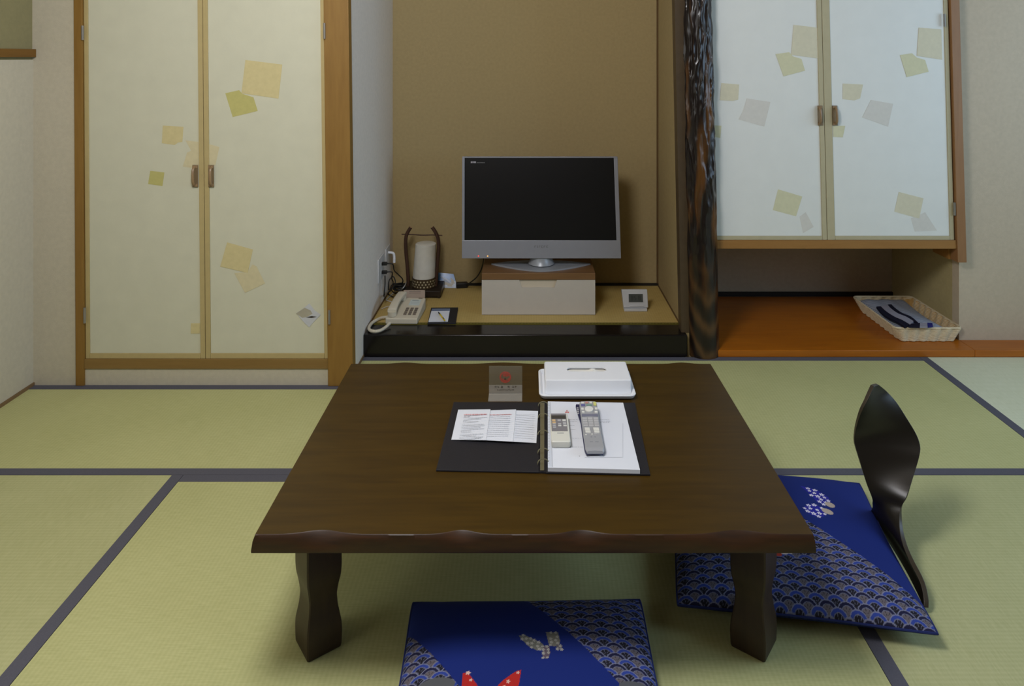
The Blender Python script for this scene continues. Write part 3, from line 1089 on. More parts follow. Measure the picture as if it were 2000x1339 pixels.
def pat_front(wx, wy, col):
    z = .077
    silver = rgb(170, 168, 160)
    w1 = poly_mask(wx, wy, pxs([(1013, 1241), (1024, 1239.5), (1042, 1248), (1058, 1257), (1066, 1266), (1060, 1271), (1048, 1272), (1030, 1262)], z))
    w2 = poly_mask(wx, wy, pxs([(1066, 1233), (1090, 1234), (1094, 1252), (1092, 1263), (1082, 1264), (1072, 1260)], z))
    w3 = poly_mask(wx, wy, pxs([(1060, 1266), (1073, 1262), (1075, 1278), (1070, 1290), (1060, 1288)], z))
    w4 = poly_mask(wx, wy, pxs([(1086, 1260), (1098, 1262), (1098, 1272), (1088, 1270)], z))
    gr = np.array(rgb(104, 104, 100)[:3])
    flowers(wx, wy, col, w1, rgb(112, 112, 104), silver, 12, 1, .0045)
    flowers(wx, wy, col, w2, rgb(120, 118, 108), silver, 8, 2, .0042)
    flowers(wx, wy, col, w3, rgb(96, 84, 96), silver, 7, 3, .0042)
    flowers(wx, wy, col, w4, rgb(96, 90, 100), silver, 4, 4, .0042)
    # red butterfly
    l = poly_mask(wx, wy, pxs([(904, 1312), (914, 1312), (930, 1334), (936, 1346), (946, 1366), (930, 1378), (908, 1360), (902, 1338)], z))
    r_ = poly_mask(wx, wy, pxs([(1018, 1312), (1008, 1314), (985, 1329), (967, 1346), (958, 1366), (984, 1374), (1008, 1360), (1014, 1338)], z))
    flowers(wx, wy, col, l, rgb(176, 40, 36), rgb(220, 190, 176), 6, 5, .0045)
    flowers(wx, wy, col, r_, rgb(176, 40, 36), rgb(220, 190, 176), 6, 6, .0045)
    # grey clouds over the fans
    for (cx, cy) in ((852, 1338), (1246, 1340)):
        p = P(cx, cy, .07)
        mk = ell(wx, wy, p.x, p.y, .036, .016, 0) < 1
        col[mk] = np.array(rgb(86, 88, 92)[:3])


def pat_right(wx, wy, col):
    z = .078
    deep = rgb(38, 40, 150); wht = rgb(216, 214, 232); be = np.array(rgb(176, 164, 152)[:3])
    w1 = poly_mask(wx, wy, pxs([(1563, 949), (1580, 953), (1600, 961), (1618, 973), (1623, 985), (1612, 990), (1596, 985), (1588, 974), (1574, 960)], z))
    w2 = poly_mask(wx, wy, pxs([(1570, 996), (1580, 990), (1592, 990), (1606, 996), (1613, 1008), (1608, 1014), (1590, 1014), (1576, 1007)], z))
    flowers(wx, wy, col, w1, deep, wht, 13, 11, .0068)
    flowers(wx, wy, col, w2, deep, wht, 11, 12, .0068)
    for (a, b, c, d) in ((1621, 988, .0125, .0075), (1616, 1002, .0145, .0075)):
        p = P(a, b, z)
        col[ell(wx, wy, p.x, p.y, c, d * 1.5, R(-35)) < 1] = be
    # sliver of a red and white butterfly by the table corner
    for (a, b, cc) in ((1520, 1086, (170, 60, 44)), (1532, 1083, (220, 206, 196)), (1542, 1082, (220, 206, 196))):
        p = P(a, b, z)
        col[ell(wx, wy, p.x, p.y, .009, .006, 0) < 1] = np.array(rgb(*cc)[:3])


cushion('floor_cushion', (0.0, 1.352, 0), .522, .56, R(1.0), 'blue butterfly floor cushion half under the table front at bottom centre',
        (-.1204, .19, .76), [pat_front])
# right cushion: local frame rotated by -8 degrees
cushion('floor_cushion', (0.645, 1.842, 0), .552, .552, R(-8.5), 'blue butterfly floor cushion on the legless chair right of the table',
        (.07, .9, .95), [pat_right], zmid=.04, ht=.046, hb=.03, seat=.013, loc_z=0.0)

# ------------------------------------------------------------------ legless chair (zaisu)
chair = thing('legless_chair', (0.9, 1.8, 0), 'black lacquered legless floor chair with leaf-shaped back right of the table', 'chair')
lv = [  # left px, right px, height
    ((1697, 1005), (1804, 1186), 0.0155),
    ((1698, 1003), (1804, 1167), 0.029),
    ((1700, 999), (1797, 1137), 0.045),
    ((1702, 994), (1778, 1099), 0.061),
    ((1704, 989), (1763, 1062), 0.076),
    ((1703.5, 982), (1756.5, 1028), 0.094),
    ((1703, 972), (1759, 994), 0.118),
    ((1692, 943), (1771, 969), 0.15),
    ((1681, 905), (1787, 921), 0.192),
    ((1671, 872), (1796.5, 887), 0.228),
    ((1668.7, 857), (1797, 868), 0.246),
    ((1671, 841), (1789, 846), 0.268),
    ((1677, 819.5), (1771, 816), 0.302),
    ((1686, 797), (1751, 785), 0.338),
    ((1697, 776), (1732, 764), 0.365),
    ((1707, 754), (1717, 751.5), 0.389),
]
NL = 60
LL = [P(a[0], a[1], z) for a, b, z in lv]
RR = [P(b[0], b[1], z) for a, b, z in lv]
LLs, RRs = spline(LL, 4), spline(RR, 4)
NC = 14
front, nrm_rows = [], []
for i, (a, b) in enumerate(zip(LLs, RRs)):
    t = i / (len(LLs) - 1)
    w = (b - a).length
    up = (LLs[min(i + 1, len(LLs) - 1)] + RRs[min(i + 1, len(RRs) - 1)] - LLs[max(i - 1, 0)] - RRs[max(i - 1, 0)]).normalized()
    nr = (b - a).cross(up).normalized()      # towards the sitter
    if nr.y > 0 and nr.x > 0: nr = -nr
    row = []
    for k in range(NC + 1):
        u = k / NC
        dish = -4 * u * (1 - u) * .03 * w      # hollow of the back
        row.append((a.lerp(b, u) + nr * dish, nr))
    front.append(row)
vs, fs = [], []
TH = .011
for row in front:
    for p, nr in row: vs.append(p)
for row in front:
    for p, nr in row: vs.append(p - nr * TH)
nr_ = len(front); W = NC + 1; off = nr_ * W
ff, fe = [], []
for i in range(nr_ - 1):
    for k in range(NC):
        ff.append((i * W + k, i * W + k + 1, (i + 1) * W + k + 1, (i + 1) * W + k))
        ff.append((off + i * W + k, off + (i + 1) * W + k, off + (i + 1) * W + k + 1, off + i * W + k + 1))
    for k in (0, NC):
        fe.append((i * W + k, (i + 1) * W + k, off + (i + 1) * W + k, off + i * W + k))
for i in (0, nr_ - 1):
    for k in range(NC):
        fe.append((i * W + k, i * W + k + 1, off + i * W + k + 1, off + i * W + k))
mb = MB()
mb.raw(vs, ff, 'zaisu_lacquer', True)
o0 = len(mb.v)
sidx = mb.slot('zaisu_edge')
for f in fe:
    mb.f.append(list(f)); mb.mi.append(sidx); mb.sm.append(True)
bk = mb.build('backrest', chair)
bm = bmesh.new(); bm.from_mesh(bk.data); bmesh.ops.recalc_face_normals(bm, faces=bm.faces[:]); bm.to_mesh(bk.data); bm.free()
md = bk.modifiers.new('bevel', 'BEVEL'); md.width = .003; md.segments = 3; md.limit_method = 'ANGLE'; md.angle_limit = R(50)
# seat board on the mat, hidden beneath the cushion
a, b = LLs[0].copy(), RRs[0].copy()
a.z = b.z = .001
dv = (b - a).normalized(); nv = Vector((-dv.y, dv.x, 0))
if nv.x > 0: nv = -nv
mb = MB()
mb.prism([a + dv * .02, b - dv * .02, b - dv * .0 + nv * .1, b + nv * .36 - dv * .02, a + nv * .36 + dv * .02, a + nv * .1], (0, 0, .011), 'zaisu_lacquer')
mb.build('seat', chair, bevel=.003)

# ------------------------------------------------------------------ things on the table
# tissue box
tb = thing('tissue_box', (.162, 2.05, HT), 'white plastic tissue box on a tray at the back of the table', 'tissue box')


def rrect(x0, x1, y0, y1, r, z, n=6):
    pts = []
    for (cx, cy, a0) in ((x1 - r, y0 + r, -90), (x1 - r, y1 - r, 0), (x0 + r, y1 - r, 90), (x0 + r, y0 + r, 180)):
        for k in range(n + 1):
            a = R(a0 + 90 * k / n)
            pts.append(Vector((cx + r * math.cos(a), cy + r * math.sin(a), z)))
    return pts


def loft(mb, rings, mat, cap0=True, cap1=True, smooth=True):
    n = len(rings[0])
    vs = [p for r in rings for p in r]
    fs = []
    for i in range(len(rings) - 1):
        for k in range(n):
            k2 = (k + 1) % n
            fs.append((i * n + k, i * n + k2, (i + 1) * n + k2, (i + 1) * n + k))
    if cap0: fs.append(list(range(n))[::-1])
    if cap1: fs.append([(len(rings) - 1) * n + k for k in range(n)])
    return mb.raw(vs, fs, mat, smooth)


TX0, TX1, TY0, TY1 = .028, .2955, 1.964, 2.135


def rr_in(d, z, r=.018):
    return rrect(TX0 + d, TX1 - d, TY0 + d, TY1 - d, max(r - d, .006), z)


loft(MB(), [rr_in(.012, HT + .0003), rr_in(.004, HT + .006), rr_in(.0, HT + .0135), rr_in(.0005, HT + .015), rr_in(.0045, HT + .0155), rr_in(.006, HT + .0145), rr_in(.011, HT + .0055)], 'white_plastic').build('tray', tb)
# cover with a slot
CX0, CX1, CY0, CY1, CZ = .0445, .2865, 1.993, 2.118, HT + .0445
cv = MB()


def cr_in(d, z, r=.007):
    return rrect(CX0 + d, CX1 - d, CY0 + d, CY1 - d, max(r - d, .002), z)


rings = [cr_in(0, HT + .006), cr_in(.0005, CZ - .004), cr_in(.0015, CZ - .0012), cr_in(.004, CZ)]
loft(cv, rings, 'white_plastic', cap0=False, cap1=False)
outer = rings[-1]
scx, scy, sl, sr = .166, 2.062, .044, .013
slot = []
for k in range(13):
    a_ = R(-90 + 180 * k / 12)
    slot.append(Vector((scx + sl + sr * math.cos(a_), scy + sr * math.sin(a_), CZ)))
for k in range(13):
    a_ = R(90 + 180 * k / 12)
    slot.append(Vector((scx - sl + sr * math.cos(a_), scy + sr * math.sin(a_), CZ)))
bm = bmesh.new()
edges = []
for loop in (outer, slot):
    vv = [bm.verts.new(p) for p in loop]
    edges += [bm.edges.new((vv[i], vv[(i + 1) % len(vv)])) for i in range(len(vv))]
bmesh.ops.triangle_fill(bm, use_beauty=True, use_dissolve=False, edges=edges, normal=(0, 0, 1))
cv.bm(bm, 'white_plastic', False)
slot_lo = [p + Vector((0, 0, -.003)) for p in slot]
loft(cv, [slot, slot_lo], 'white_plastic', cap0=False, cap1=False, smooth=False)
cv.build('cover', tb)
ts = MB()
gx = np.linspace(scx - .05, scx + .05, 22); gy = np.linspace(scy - .011, scy + .011, 7)
vs = []
for x in gx:
    for y in gy:
        u = (y - scy) / .011
        pk = math.exp(-((x - scx - .018) / .018) ** 2) * .014 + math.exp(-((x - scx + .016) / .02) ** 2) * .008
        vs.append((x, y, CZ - .012 + pk * (1 - .6 * abs(u)) + .004 * (u < -.5)))
fs = [(i * 7 + k, (i + 1) * 7 + k, (i + 1) * 7 + k + 1, i * 7 + k + 1) for i in range(21) for k in range(6)]
ts.raw(vs, fs, 'paper_warm', True)
ts.box(scx - .07, scx + .07, scy - .04, scy + .04, HT + .007, CZ - .0065, 'paper_warm')
ts.build('tissue', tb)

# ring binder
ZB = HT + .0035
bd = thing('ring_binder', (.03, 1.8, HT), 'open black ring binder of white pages on the table', 'binder')


def slab(mb, quad, z, h, mat, bev=0):
    pts = [P(a, b, z + h) for a, b in quad]
    pts = [Vector((p.x, p.y, z)) for p in pts]
    mb.prism(pts, (0, 0, h), mat)
    return mb


slab(MB(), [(886, 784.5), (1053, 785), (1053, 921), (851.5, 917)], HT + .0004, .004, 'black_leather').build('cover_board', bd, bevel=.001)
slab(MB(), [(1053.4, 785), (1066, 785), (1066, 922), (1053.4, 921.2)], HT + .0004, .003, 'black_leather').build('spine', bd)
slab(MB(), [(1066.4, 785), (1240, 785.8), (1270, 925.5), (1066.4, 922)], HT + .0004, .004, 'black_leather').build('cover_board', bd, bevel=.001)
mech = slab(MB(), [(1055, 786), (1063.5, 786), (1063, 917), (1055, 917)], HT + .0036, .003, 'ring_metal')
mech.build('ring_plate', bd, bevel=.001)
for py in (792, 815, 848, 884, 905):
    c = P(1061, py, HT + .009)
    pts = [c + Vector((.013 * math.cos(a), 0, .011 * math.sin(a))) for a in [R(x) for x in range(-10, 200, 15)]]
    MB().tube(pts, .0013, 'ring_metal', 6).build('ring', bd)
ZP = HT + .0046
pg = slab(MB(), [(1070, 783.5), (1217, 786), (1250, 917), (1070, 912.5)], ZP, .009, 'paper')
ptop = ZP + .009
def mark(mb, x0, x1, y0, y1, mat, dz=.0003, z=None, slope=0.0):
    zz = (ptop if z is None else z) + dz
    q = [(x0, y0), (x1, y0 + slope), (x1, y1 + slope), (x0, y1)]
    pts = [P(a, b, zz) for a, b in q]
    mb.raw(pts, [(0, 3, 2, 1)], mat)
    return mb
slab(pg, [(1070.5, 785), (1074, 785), (1078.5, 911), (1070.5, 911)], ptop, .0003, 'paper_strip')
slab(pg, [(1074.4, 785), (1075.4, 785), (1079.6, 911), (1078.2, 911)], ptop, .0004, 'ink_grey')
for i in range(22):
    py = 790 + i * 5.4
    mark(pg, 1071.3, 1073.2, py, py + 2, 'ink_grey', .0005)
# faint printed lines and the small red crest
rd = random.Random(5)
for (py, x0, x1) in ((819, 1112, 1128), (822, 1113, 1127), (819, 1170, 1190), (822, 1168, 1192), (824, 1172, 1190), (830, 1112, 1122), (838, 1114, 1124), (855, 1118, 1136), (872, 1100, 1140)):
    x = x0
    while x < x1:
        w = rd.uniform(2, 6)
        mark(pg, x, min(x + w, x1), py, py + .7, 'ink_grey', .0004)
        x += w + rd.uniform(.6, 1.8)
for (x0, y0, x1, y1) in ((1106, 800.5, 1108.6, 803), (1103.6, 803.4, 1107, 806), (1107.6, 803.4, 1111.4, 806)):
    mark(pg, x0, x1, y0, y1, 'ink_red', .0005)
mark(pg, 1142, 1216, 892.4, 893.2, 'ink_grey', .0004)
mark(pg, 1216, 1217, 826, 893, 'paper_strip', .0004)
mark(pg, 1131, 1132.6, 889.6, 890.6, 'ink_dark', .0005)
pg.build('pages', bd)

# folded leaflet on the left cover
lf = MB()
zl = HT + .0052
p = lambda a, b, dz=0.0: P(a, b, zl + dz)
def panel(q, dzs):
    top = [p(a, b, dz) for (a, b), dz in zip(q, dzs)]
    bot = [Vector((v.x, v.y, v.z - .0005)) for v in top]
    lf.raw(top + bot, [(0, 3, 2, 1), (4, 5, 6, 7), (0, 1, 5, 4), (1, 2, 6, 5), (2, 3, 7, 6), (3, 0, 4, 7)], 'paper')
panel([(895, 799.5), (958, 798.8), (949.5, 859), (881.5, 858)], (.001, .006, .006, .001))
panel([(958.2, 801), (1008, 798.9), (1002, 861.8), (949.7, 859.2)], (.0045, .006, .006, .0045))
panel([(1008.2, 801), (1051, 802.2), (1047.6, 864.5), (1002.2, 861.9)], (.0045, .001, .001, .0045))
def textrow(xa, xb, py, mat, hgt, slope, seed, dz):
    r_ = random.Random(seed)
    x = xa
    while x < xb - 1:
        w = r_.uniform(1.2, 4.5)
        e = min(x + w, xb)
        f = (py + (x - xa) * slope)
        a, b, c, d = (x, f), (e, f + (e - x) * slope), (e, f + (e - x) * slope + hgt), (x, f + hgt)
        lf.raw([p(*q, dz) for q in (a, b, c, d)], [(0, 3, 2, 1)], mat)
        x = e + r_.uniform(.4, 1.1)
sl_ = -.02
textrow(906, 951, 808.5, 'ink_red', 1.6, sl_, 1, .0068)
textrow(906, 918, 811.2, 'ink_dark', 1.0, sl_, 2, .0068)
for i, (a, b, y) in enumerate([(905, 951, 815), (904.5, 940, 817.5), (904, 934, 822.3), (902, 945, 828), (901.5, 947, 831), (901, 938, 834), (900.5, 946, 837), (899.5, 920, 841.5), (898, 944, 847), (897.5, 930, 850), (897, 943, 853), (896.5, 940, 855.5)]):
    textrow(a, b, y, 'ink_grey' if i not in (2, 7) else 'ink_dark', .8, sl_, 10 + i, .0068)
textrow(957, 999, 809, 'ink_red', 1.0, sl_, 40, .0068)
for i in range(11):
    textrow(957 - i * .5, 997 - i * .4, 813 + i * 3.8, 'ink_grey', .6, sl_, 50 + i, .0068)
    textrow(1008 - i * .3, 1044 - i * .3, 808.5 + i * 4.4, 'paper_strip' if i else 'ink_grey', .7, .02, 70 + i, .0068)
tag(lf.build('folded_leaflet'), 'white three-panel printed leaflet lying on the left cover of the open binder', 'leaflet')

# air conditioner remote
ZR = ptop + .0012
ar = thing('remote_control', (.0765, 1.76, ZR), 'small white air conditioner remote with grey key panel on the binder page', 'remote control')
ax0, ax1, ay0, ay1 = .0535, .0995, 1.702, 1.836
zt = ZR + .016
loft(MB(), [rrect(ax0 + .002, ax1 - .002, ay0 + .002, ay1 - .002, .004, ZR), rrect(ax0, ax1, ay0, ay1, .005, ZR + .004), rrect(ax0, ax1, ay0, ay1, .005, zt - .002), rrect(ax0 + .002, ax1 - .002, ay0 + .002, ay1 - .002, .004, zt)], 'ac_body').build('body', ar)
def apx(mb, x0, x1, y0, y1, mat, h=.0006, z=None):
    """raised rectangle from normalised coordinates of the remote face"""
    return mb.box(ax0 + (ax1 - ax0) * x0, ax0 + (ax1 - ax0) * x1, ay1 - (ay1 - ay0) * y1, ay1 - (ay1 - ay0) * y0, zt - .0002, zt + h, mat)
apx(MB(), .05, .9, .02, .66, 'remote_panel', .0006).build('key_panel', ar)
apx(MB(), .07, .86, .09, .22, 'remote_lcd', .0009).build('display', ar)
for (x0, x1, y0, y1, mt) in ((.1, .28, .26, .31, 'button_orange'), (.4, .58, .26, .31, 'button_key'), (.66, .85, .26, .31, 'button_white'),
                             (.11, .29, .345, .38, 'button_orange'), (.68, .85, .355, .385, 'button_key'),
                             (.11, .29, .40, .435, 'button_key'), (.41, .58, .40, .435, 'button_key'), (.68, .86, .40, .435, 'button_key'),
                             (.11, .29, .46, .495, 'button_key'), (.41, .58, .46, .495, 'button_white'), (.69, .87, .46, .495, 'button_white'),
                             (.12, .3, .52, .56, 'button_key')):
    apx(MB(), x0, x1, y0, y1, mt, .0018).build('button', ar)
apx(MB(), .33, .68, .715, .73, 'ink_dark', .0003).build('maker_mark', ar)

# television remote: taller head, silver face, dark underside
tr = thing('remote_control', (.154, 1.77, ZR), 'long silver-grey television remote with white round pad on the binder page', 'remote control')
tx, ty0, ty1 = .1545, 1.667, 1.884


def tz(y):      # height of the face above the page
    t = (y - ty0) / (ty1 - ty0)
    return ZR + .0155 + .012 * max(0, (t - .45) / .55) ** 1.3


def thw(y):
    t = (y - ty0) / (ty1 - ty0)
    w = .0225 + .0005 * t
    if t < .06: w -= .004 * (1 - t / .06) ** 2
    if t > .93: w -= .007 * ((t - .93) / .07) ** 2
    return w


rings_t, rings_b = [], []
ys = np.concatenate([np.linspace(ty0, ty0 + .015, 5), np.linspace(ty0 + .02, ty1 - .016, 14), np.linspace(ty1 - .012, ty1, 6)])
for y in ys:
    w, z = thw(y), tz(y)
    t = (y - ty0) / (ty1 - ty0)
    if t < .035: z -= .003 * (1 - t / .035)
    if t > .97: z -= .006 * ((t - .97) / .03)
    mid = z - .007
    rings_t.append([Vector((tx - w, y, mid)), Vector((tx - w, y, z - .0025)), Vector((tx - w + .0025, y, z)), Vector((tx, y, z + .0008)), Vector((tx + w - .0025, y, z)), Vector((tx + w, y, z - .0025)), Vector((tx + w, y, mid))])
    g = .003 + (.013 * min(1, max(0, (t - .6) / .3)))
    lo = ZR + .0002 if t > .02 else ZR + .004
    rings_b.append([Vector((tx - w - g * .6, y, mid - .0005)), Vector((tx - w - g * .6, y, mid - .004)), Vector((tx - w + .006, y, lo)), Vector((tx + w - .006, y, lo)), Vector((tx + w, y, mid - .004)), Vector((tx + w, y, mid - .0005))])
loft(MB(), rings_t, 'remote_silver').build('face', tr)['label'] = 'silver-grey face'
loft(MB(), rings_b, 'remote_navy').build('underside', tr)['label'] = 'dark navy underside'
def tpx(x0, x1, y0, y1, mat, name='button', h=.0016, rnd=0.0):
    """key on the remote face; x,y normalised (y from the head down)"""
    xa, xb = tx - .0225 + .045 * x0, tx - .0225 + .045 * x1
    ya, yb = ty1 - (ty1 - ty0) * y1, ty1 - (ty1 - ty0) * y0
    za, zb_ = tz(ya) + .0004, tz(yb) + .0004
    mb = MB()
    if rnd:
        n = 20
        cx_, cy_ = (xa + xb) / 2, (ya + yb) / 2
        lo = [Vector((cx_ + (xb - xa) / 2 * math.cos(2 * math.pi * k / n), cy_ + (yb - ya) / 2 * math.sin(2 * math.pi * k / n), 0)) for k in range(n)]
        r0 = [Vector((q.x, q.y, tz(q.y) - .0005)) for q in lo]
        r1 = [Vector((q.x, q.y, tz(q.y) + h + .0006)) for q in lo]
        loft(mb, [r0, r1], mat)
    else:
        vs = [(xa, ya, za - .001), (xb, ya, za - .001), (xb, yb, zb_ - .001), (xa, yb, zb_ - .001), (xa, ya, za + h), (xb, ya, za + h), (xb, yb, zb_ + h), (xa, yb, zb_ + h)]
        mb.raw(vs, [(3, 2, 1, 0), (4, 5, 6, 7), (0, 1, 5, 4), (1, 2, 6, 5), (2, 3, 7, 6), (3, 0, 4, 7)], mat)
    return mb.build(name, tr)


for (x0, x1, y0, y1, mt) in ((.1, .26, .055, .085, 'button_white'), (.34, .5, .05, .08, 'button_red'), (.58, .72, .05, .08, 'button_white'), (.8, .96, .055, .12, 'button_yellow'),
                             (.08, .3, .095, .13, 'button_blue'), (.38, .7, .095, .125, 'button_green'),
                             (.06, .2, .17, .205, 'button_white'), (.84, .98, .165, .2, 'button_white'), (.08, .22, .235, .265, 'button_white'), (.8, .96, .235, .265, 'button_white'),
                             (.12, .38, .56, .615, 'button_white'), (.58, .88, .56, .615, 'button_white'), (.13, .4, .62, .67, 'button_white'), (.6, .88, .62, .67, 'button_white'),
                             (.08, .18, .70, .72, 'button_white'), (.42, .5, .69, .71, 'button_white'), (.56, .72, .69, .71, 'button_key')):
    tpx(x0, x1, y0, y1, mt)
tpx(.26, .74, .145, .25, 'button_white', 'direction_pad', .0022, 1.0)
tpx(.04, .96, .285, .33, 'remote_band', 'band', .0006)
for c in range(3):
    for r_ in range(4):
        x0 = (.06, .37, .68)[c]
        tpx(x0, x0 + .25, .36 + r_ * .045, .36 + r_ * .045 + .038, 'button_key')
tpx(.36, .64, .745, .755, 'ink_dark', 'maker_mark', .0003)
tpx(.28, .74, .845, .854, 'ink_dark', 'maker_mark', .0003)
for k, yy in enumerate((.11, .145, .18, .215)):
    y = ty1 - (ty1 - ty0) * yy
    MB().box(tx - thw(y) - .0075, tx - thw(y) - .0028, y - .0022, y + .0022, tz(y) - .0085, tz(y) - .0062, 'button_key').build('side_key', tr)

# clear acrylic sign
sg = thing('acrylic_sign', (-.065, 2.0, HT), 'clear acrylic table sign with a red round emblem left of the tissue box', 'sign')
sx0, sx1, sy = -.1115, -.0186, 2.002
zf = HT + .026
MB().box(sx0, sx1, sy, sy + .003, zf, HT + .0795, 'acrylic').build('clear_plate', sg)
MB().box(sx0, sx1, sy, sy + .003, HT + .0008, zf - .0001, 'acrylic_frost').build('text_band', sg)
MB().box(sx0, sx1, sy - .041, sy - .0003, HT + .0006, HT + .0032, 'acrylic_frost').build('foot', sg)
em = MB()
cx, cz, ey = (987 - CX) * sy / F, CH - (736 - HY) * sy / F, sy - .0006
def ring(mb, r0, r1, a0, a1, mat, n=28, ox=0.0, oz=0.0):
    vs, fs = [], []
    for k in range(n + 1):
        a = R(a0 + (a1 - a0) * k / n)
        vs += [(cx + ox + r0 * math.cos(a), ey, cz + oz + r0 * math.sin(a)), (cx + ox + r1 * math.cos(a), ey, cz + oz + r1 * math.sin(a))]
    for k in range(n):
        fs.append((2 * k, 2 * k + 1, 2 * k + 3, 2 * k + 2))
    return mb.raw(vs, fs, mat)
ring(em, .0122, .0160, 0, 360, 'acrylic_red', 36)
ring(em, .0075, .0112, 20, 130, 'acrylic_red', 14)
ring(em, .0075, .0112, 200, 300, 'acrylic_red', 14)
ring(em, .0, .0034, 0, 360, 'acrylic_red', 14, ox=.0035, oz=.0042)
ring(em, .0, .0030, 0, 360, 'acrylic_red', 14, ox=-.0035, oz=.0045)
ring(em, .0, .0024, 0, 360, 'sign_ink', 12, ox=-.0008, oz=-.0052)
ring(em, .002, .006, 300, 380, 'acrylic_red', 10, ox=.005, oz=-.004)
em.build('round_emblem', sg)['label'] = 'red round emblem'
wr = MB()
rd = random.Random(9)
def glyph(mb, x, z, h, bold):
    # a dense brush-like character of a few strokes
    n = 4 if bold else 3
    for i in range(n):
        if rd.random() < .5:
            zz = z + h * rd.uniform(.05, .9)
            mb.raw([(x, ey, zz), (x + h, ey, zz), (x + h, ey, zz + h * .13), (x, ey, zz + h * .13)], [(0, 1, 2, 3)], 'sign_ink')
        else:
            xx = x + h * rd.uniform(.1, .85)
            mb.raw([(xx, ey, z), (xx + h * .13, ey, z), (xx + h * .13, ey, z + h), (xx, ey, z + h)], [(0, 1, 2, 3)], 'sign_ink')
ey = sy - .0005
for k, px_ in enumerate((966, 971.5, 978, 991, 1000.5, 1005.5)):
    glyph(wr, (px_ - CX) * sy / F, CH - (757 - HY) * sy / F, .0055 if k not in (2, 3) else .0062, k in (2, 3))
x = (971 - CX) * sy / F
while x < (1003 - CX) * sy / F:
    glyph(wr, x, CH - (762.3 - HY) * sy / F, .0036, False)
    x += .0044
wr.build('lettering', sg)

# ------------------------------------------------------------------ television and its stand
ZA = 0.096
st = thing('tv_stand', (.02, 3.42, ZA), 'cream low chest with a brown wooden top under the television', 'tv stand')
SY = 3.269
s = SY / F
sx0, sx1 = (941 - CX) * s, (1162.5 - CX) * s
zs1 = CH - (545.5 - HY) * s
MB().box(sx0 + .002, sx1 - .002, SY + .016, SY + .30, ZA + .0006, zs1 - .0004, 'stand_cream', bev=.002).build('body', st)
MB().box(sx0, sx1, SY - .004, SY + .306, zs1, CH - (532.5 - HY) * s, 'stand_wood', bev=.0015).build('top_board', st)
ZST = CH - (532.5 - HY) * s
dw = MB()
fx0, fx1, fz0, fz1 = sx0, sx1, ZA + .002, zs1 - .002
gx0, gx1 = (1014 - CX) * s, (1088 - CX) * s
gz = CH - (561.5 - HY) * s
dw.box(fx0, gx0, SY, SY + .0155, fz0, fz1, 'stand_cream').box(gx1, fx1, SY, SY + .0155, fz0, fz1, 'stand_cream')
dw.box(gx0, gx1, SY, SY + .0155, fz0, gz, 'stand_cream')
dro = dw.build('drawer_front', st)
gp = MB()
gp.prism([(gx0, SY + .008, fz1 - .002), (gx1, SY + .008, fz1 - .002), (gx1, SY + .008, gz), (gx0, SY + .008, gz)], (0, .007, 0), 'stand_recess')
gp.prism([(gx0, SY, fz1), (gx0 + .012, SY, gz), (gx0, SY, gz)], (0, .012, 0), 'stand_cream')
gp.prism([(gx1, SY, fz1), (gx1, SY, gz), (gx1 - .012, SY, gz)], (0, .012, 0), 'stand_cream')
gp.build('finger_pull', dro)

tv = thing('television', (.02, 3.37, ZST), 'flat silver-framed television with black screen on the cream chest', 'television')
# foot: crescent plate
zb_ = ZST
bot, n = [], 30
fxc, fhw = (1056.5 - CX) * 3.385 / F, .235
ring_ = []
for k in range(n + 1):
    u = -1 + 2 * k / n
    ring_.append((fxc + fhw * u, 3.395 - .115 * (1 - abs(u) ** 1.7)))
for k in range(n + 1):
    u = 1 - 2 * k / n
    ring_.append((fxc + fhw * u * .985, 3.397 + .03 * (1 - u ** 2)))
ft = MB()
lo = [Vector((x, y, zb_ + .0006)) for x, y in ring_]
hi = [Vector((x, y, zb_ + .006 + .008 * (1 - min(1, abs((x - fxc) / fhw)) ** 2) * min(1, (y - 3.28) / .09 if y > 3.28 else 0))) for x, y in ring_]
loft(ft, [lo, hi], 'tv_base_silver', smooth=False)
ft.build('foot', tv)
MB().lathe([(.062, 0), (.055, .012), (.05, .03), (.05, .06)], (fxc + .002, 3.385, zb_ + .012), 'tv_base_silver', 28).build('neck', tv)
# tilted body
YTV = 3.33
zb2 = CH - (504.5 - HY) * YTV / F
tilt = R(5.0)
H_ = .469
Mt = Matrix.Translation((0, YTV, zb2)) @ Matrix.Rotation(-tilt, 4, 'X')
xl, xr = (902 - CX) * YTV / F, (1213.3 - CX) * YTV / F
xlt, xrt = (902.5 - CX) * (YTV + .041) / F, (1206.5 - CX) * (YTV + .041) / F


def tvp(u, v):       # u,v in 0..1 of the front face (outline narrows slightly upwards)
    return (xl + (xlt - xl) * v) * (1 - u) + (xr + (xrt - xr) * v) * u, v * H_


def tvbox(mb, u0, u1, v0, v1, y0, y1, mat):
    c = [tvp(u0, v0), tvp(u1, v0), tvp(u1, v1), tvp(u0, v1)]
    vs = [(x, y0, z) for x, z in c] + [(x, y1, z) for x, z in c]
    fs = [(0, 1, 2, 3), (7, 6, 5, 4), (4, 5, 1, 0), (5, 6, 2, 1), (6, 7, 3, 2), (7, 4, 0, 3)]
    return mb.raw(vs, fs, mat, False, Mt)


ub0, ub1, vb0, vb1 = .0165, .9745, .176, .9865
fr = MB()
tvbox(fr, 0, 1, 0, vb0, 0, .03, 'tv_silver')
tvbox(fr, 0, 1, vb1, 1, 0, .03, 'tv_silver')
tvbox(fr, 0, ub0, vb0, vb1, 0, .03, 'tv_silver')
tvbox(fr, ub1, 1, vb0, vb1, 0, .03, 'tv_silver')
fro = fr.build('frame', tv, bevel=.002)
sc_ = tvbox(MB(), ub0, ub1, vb0, vb1, .003, .028, 'tv_screen')
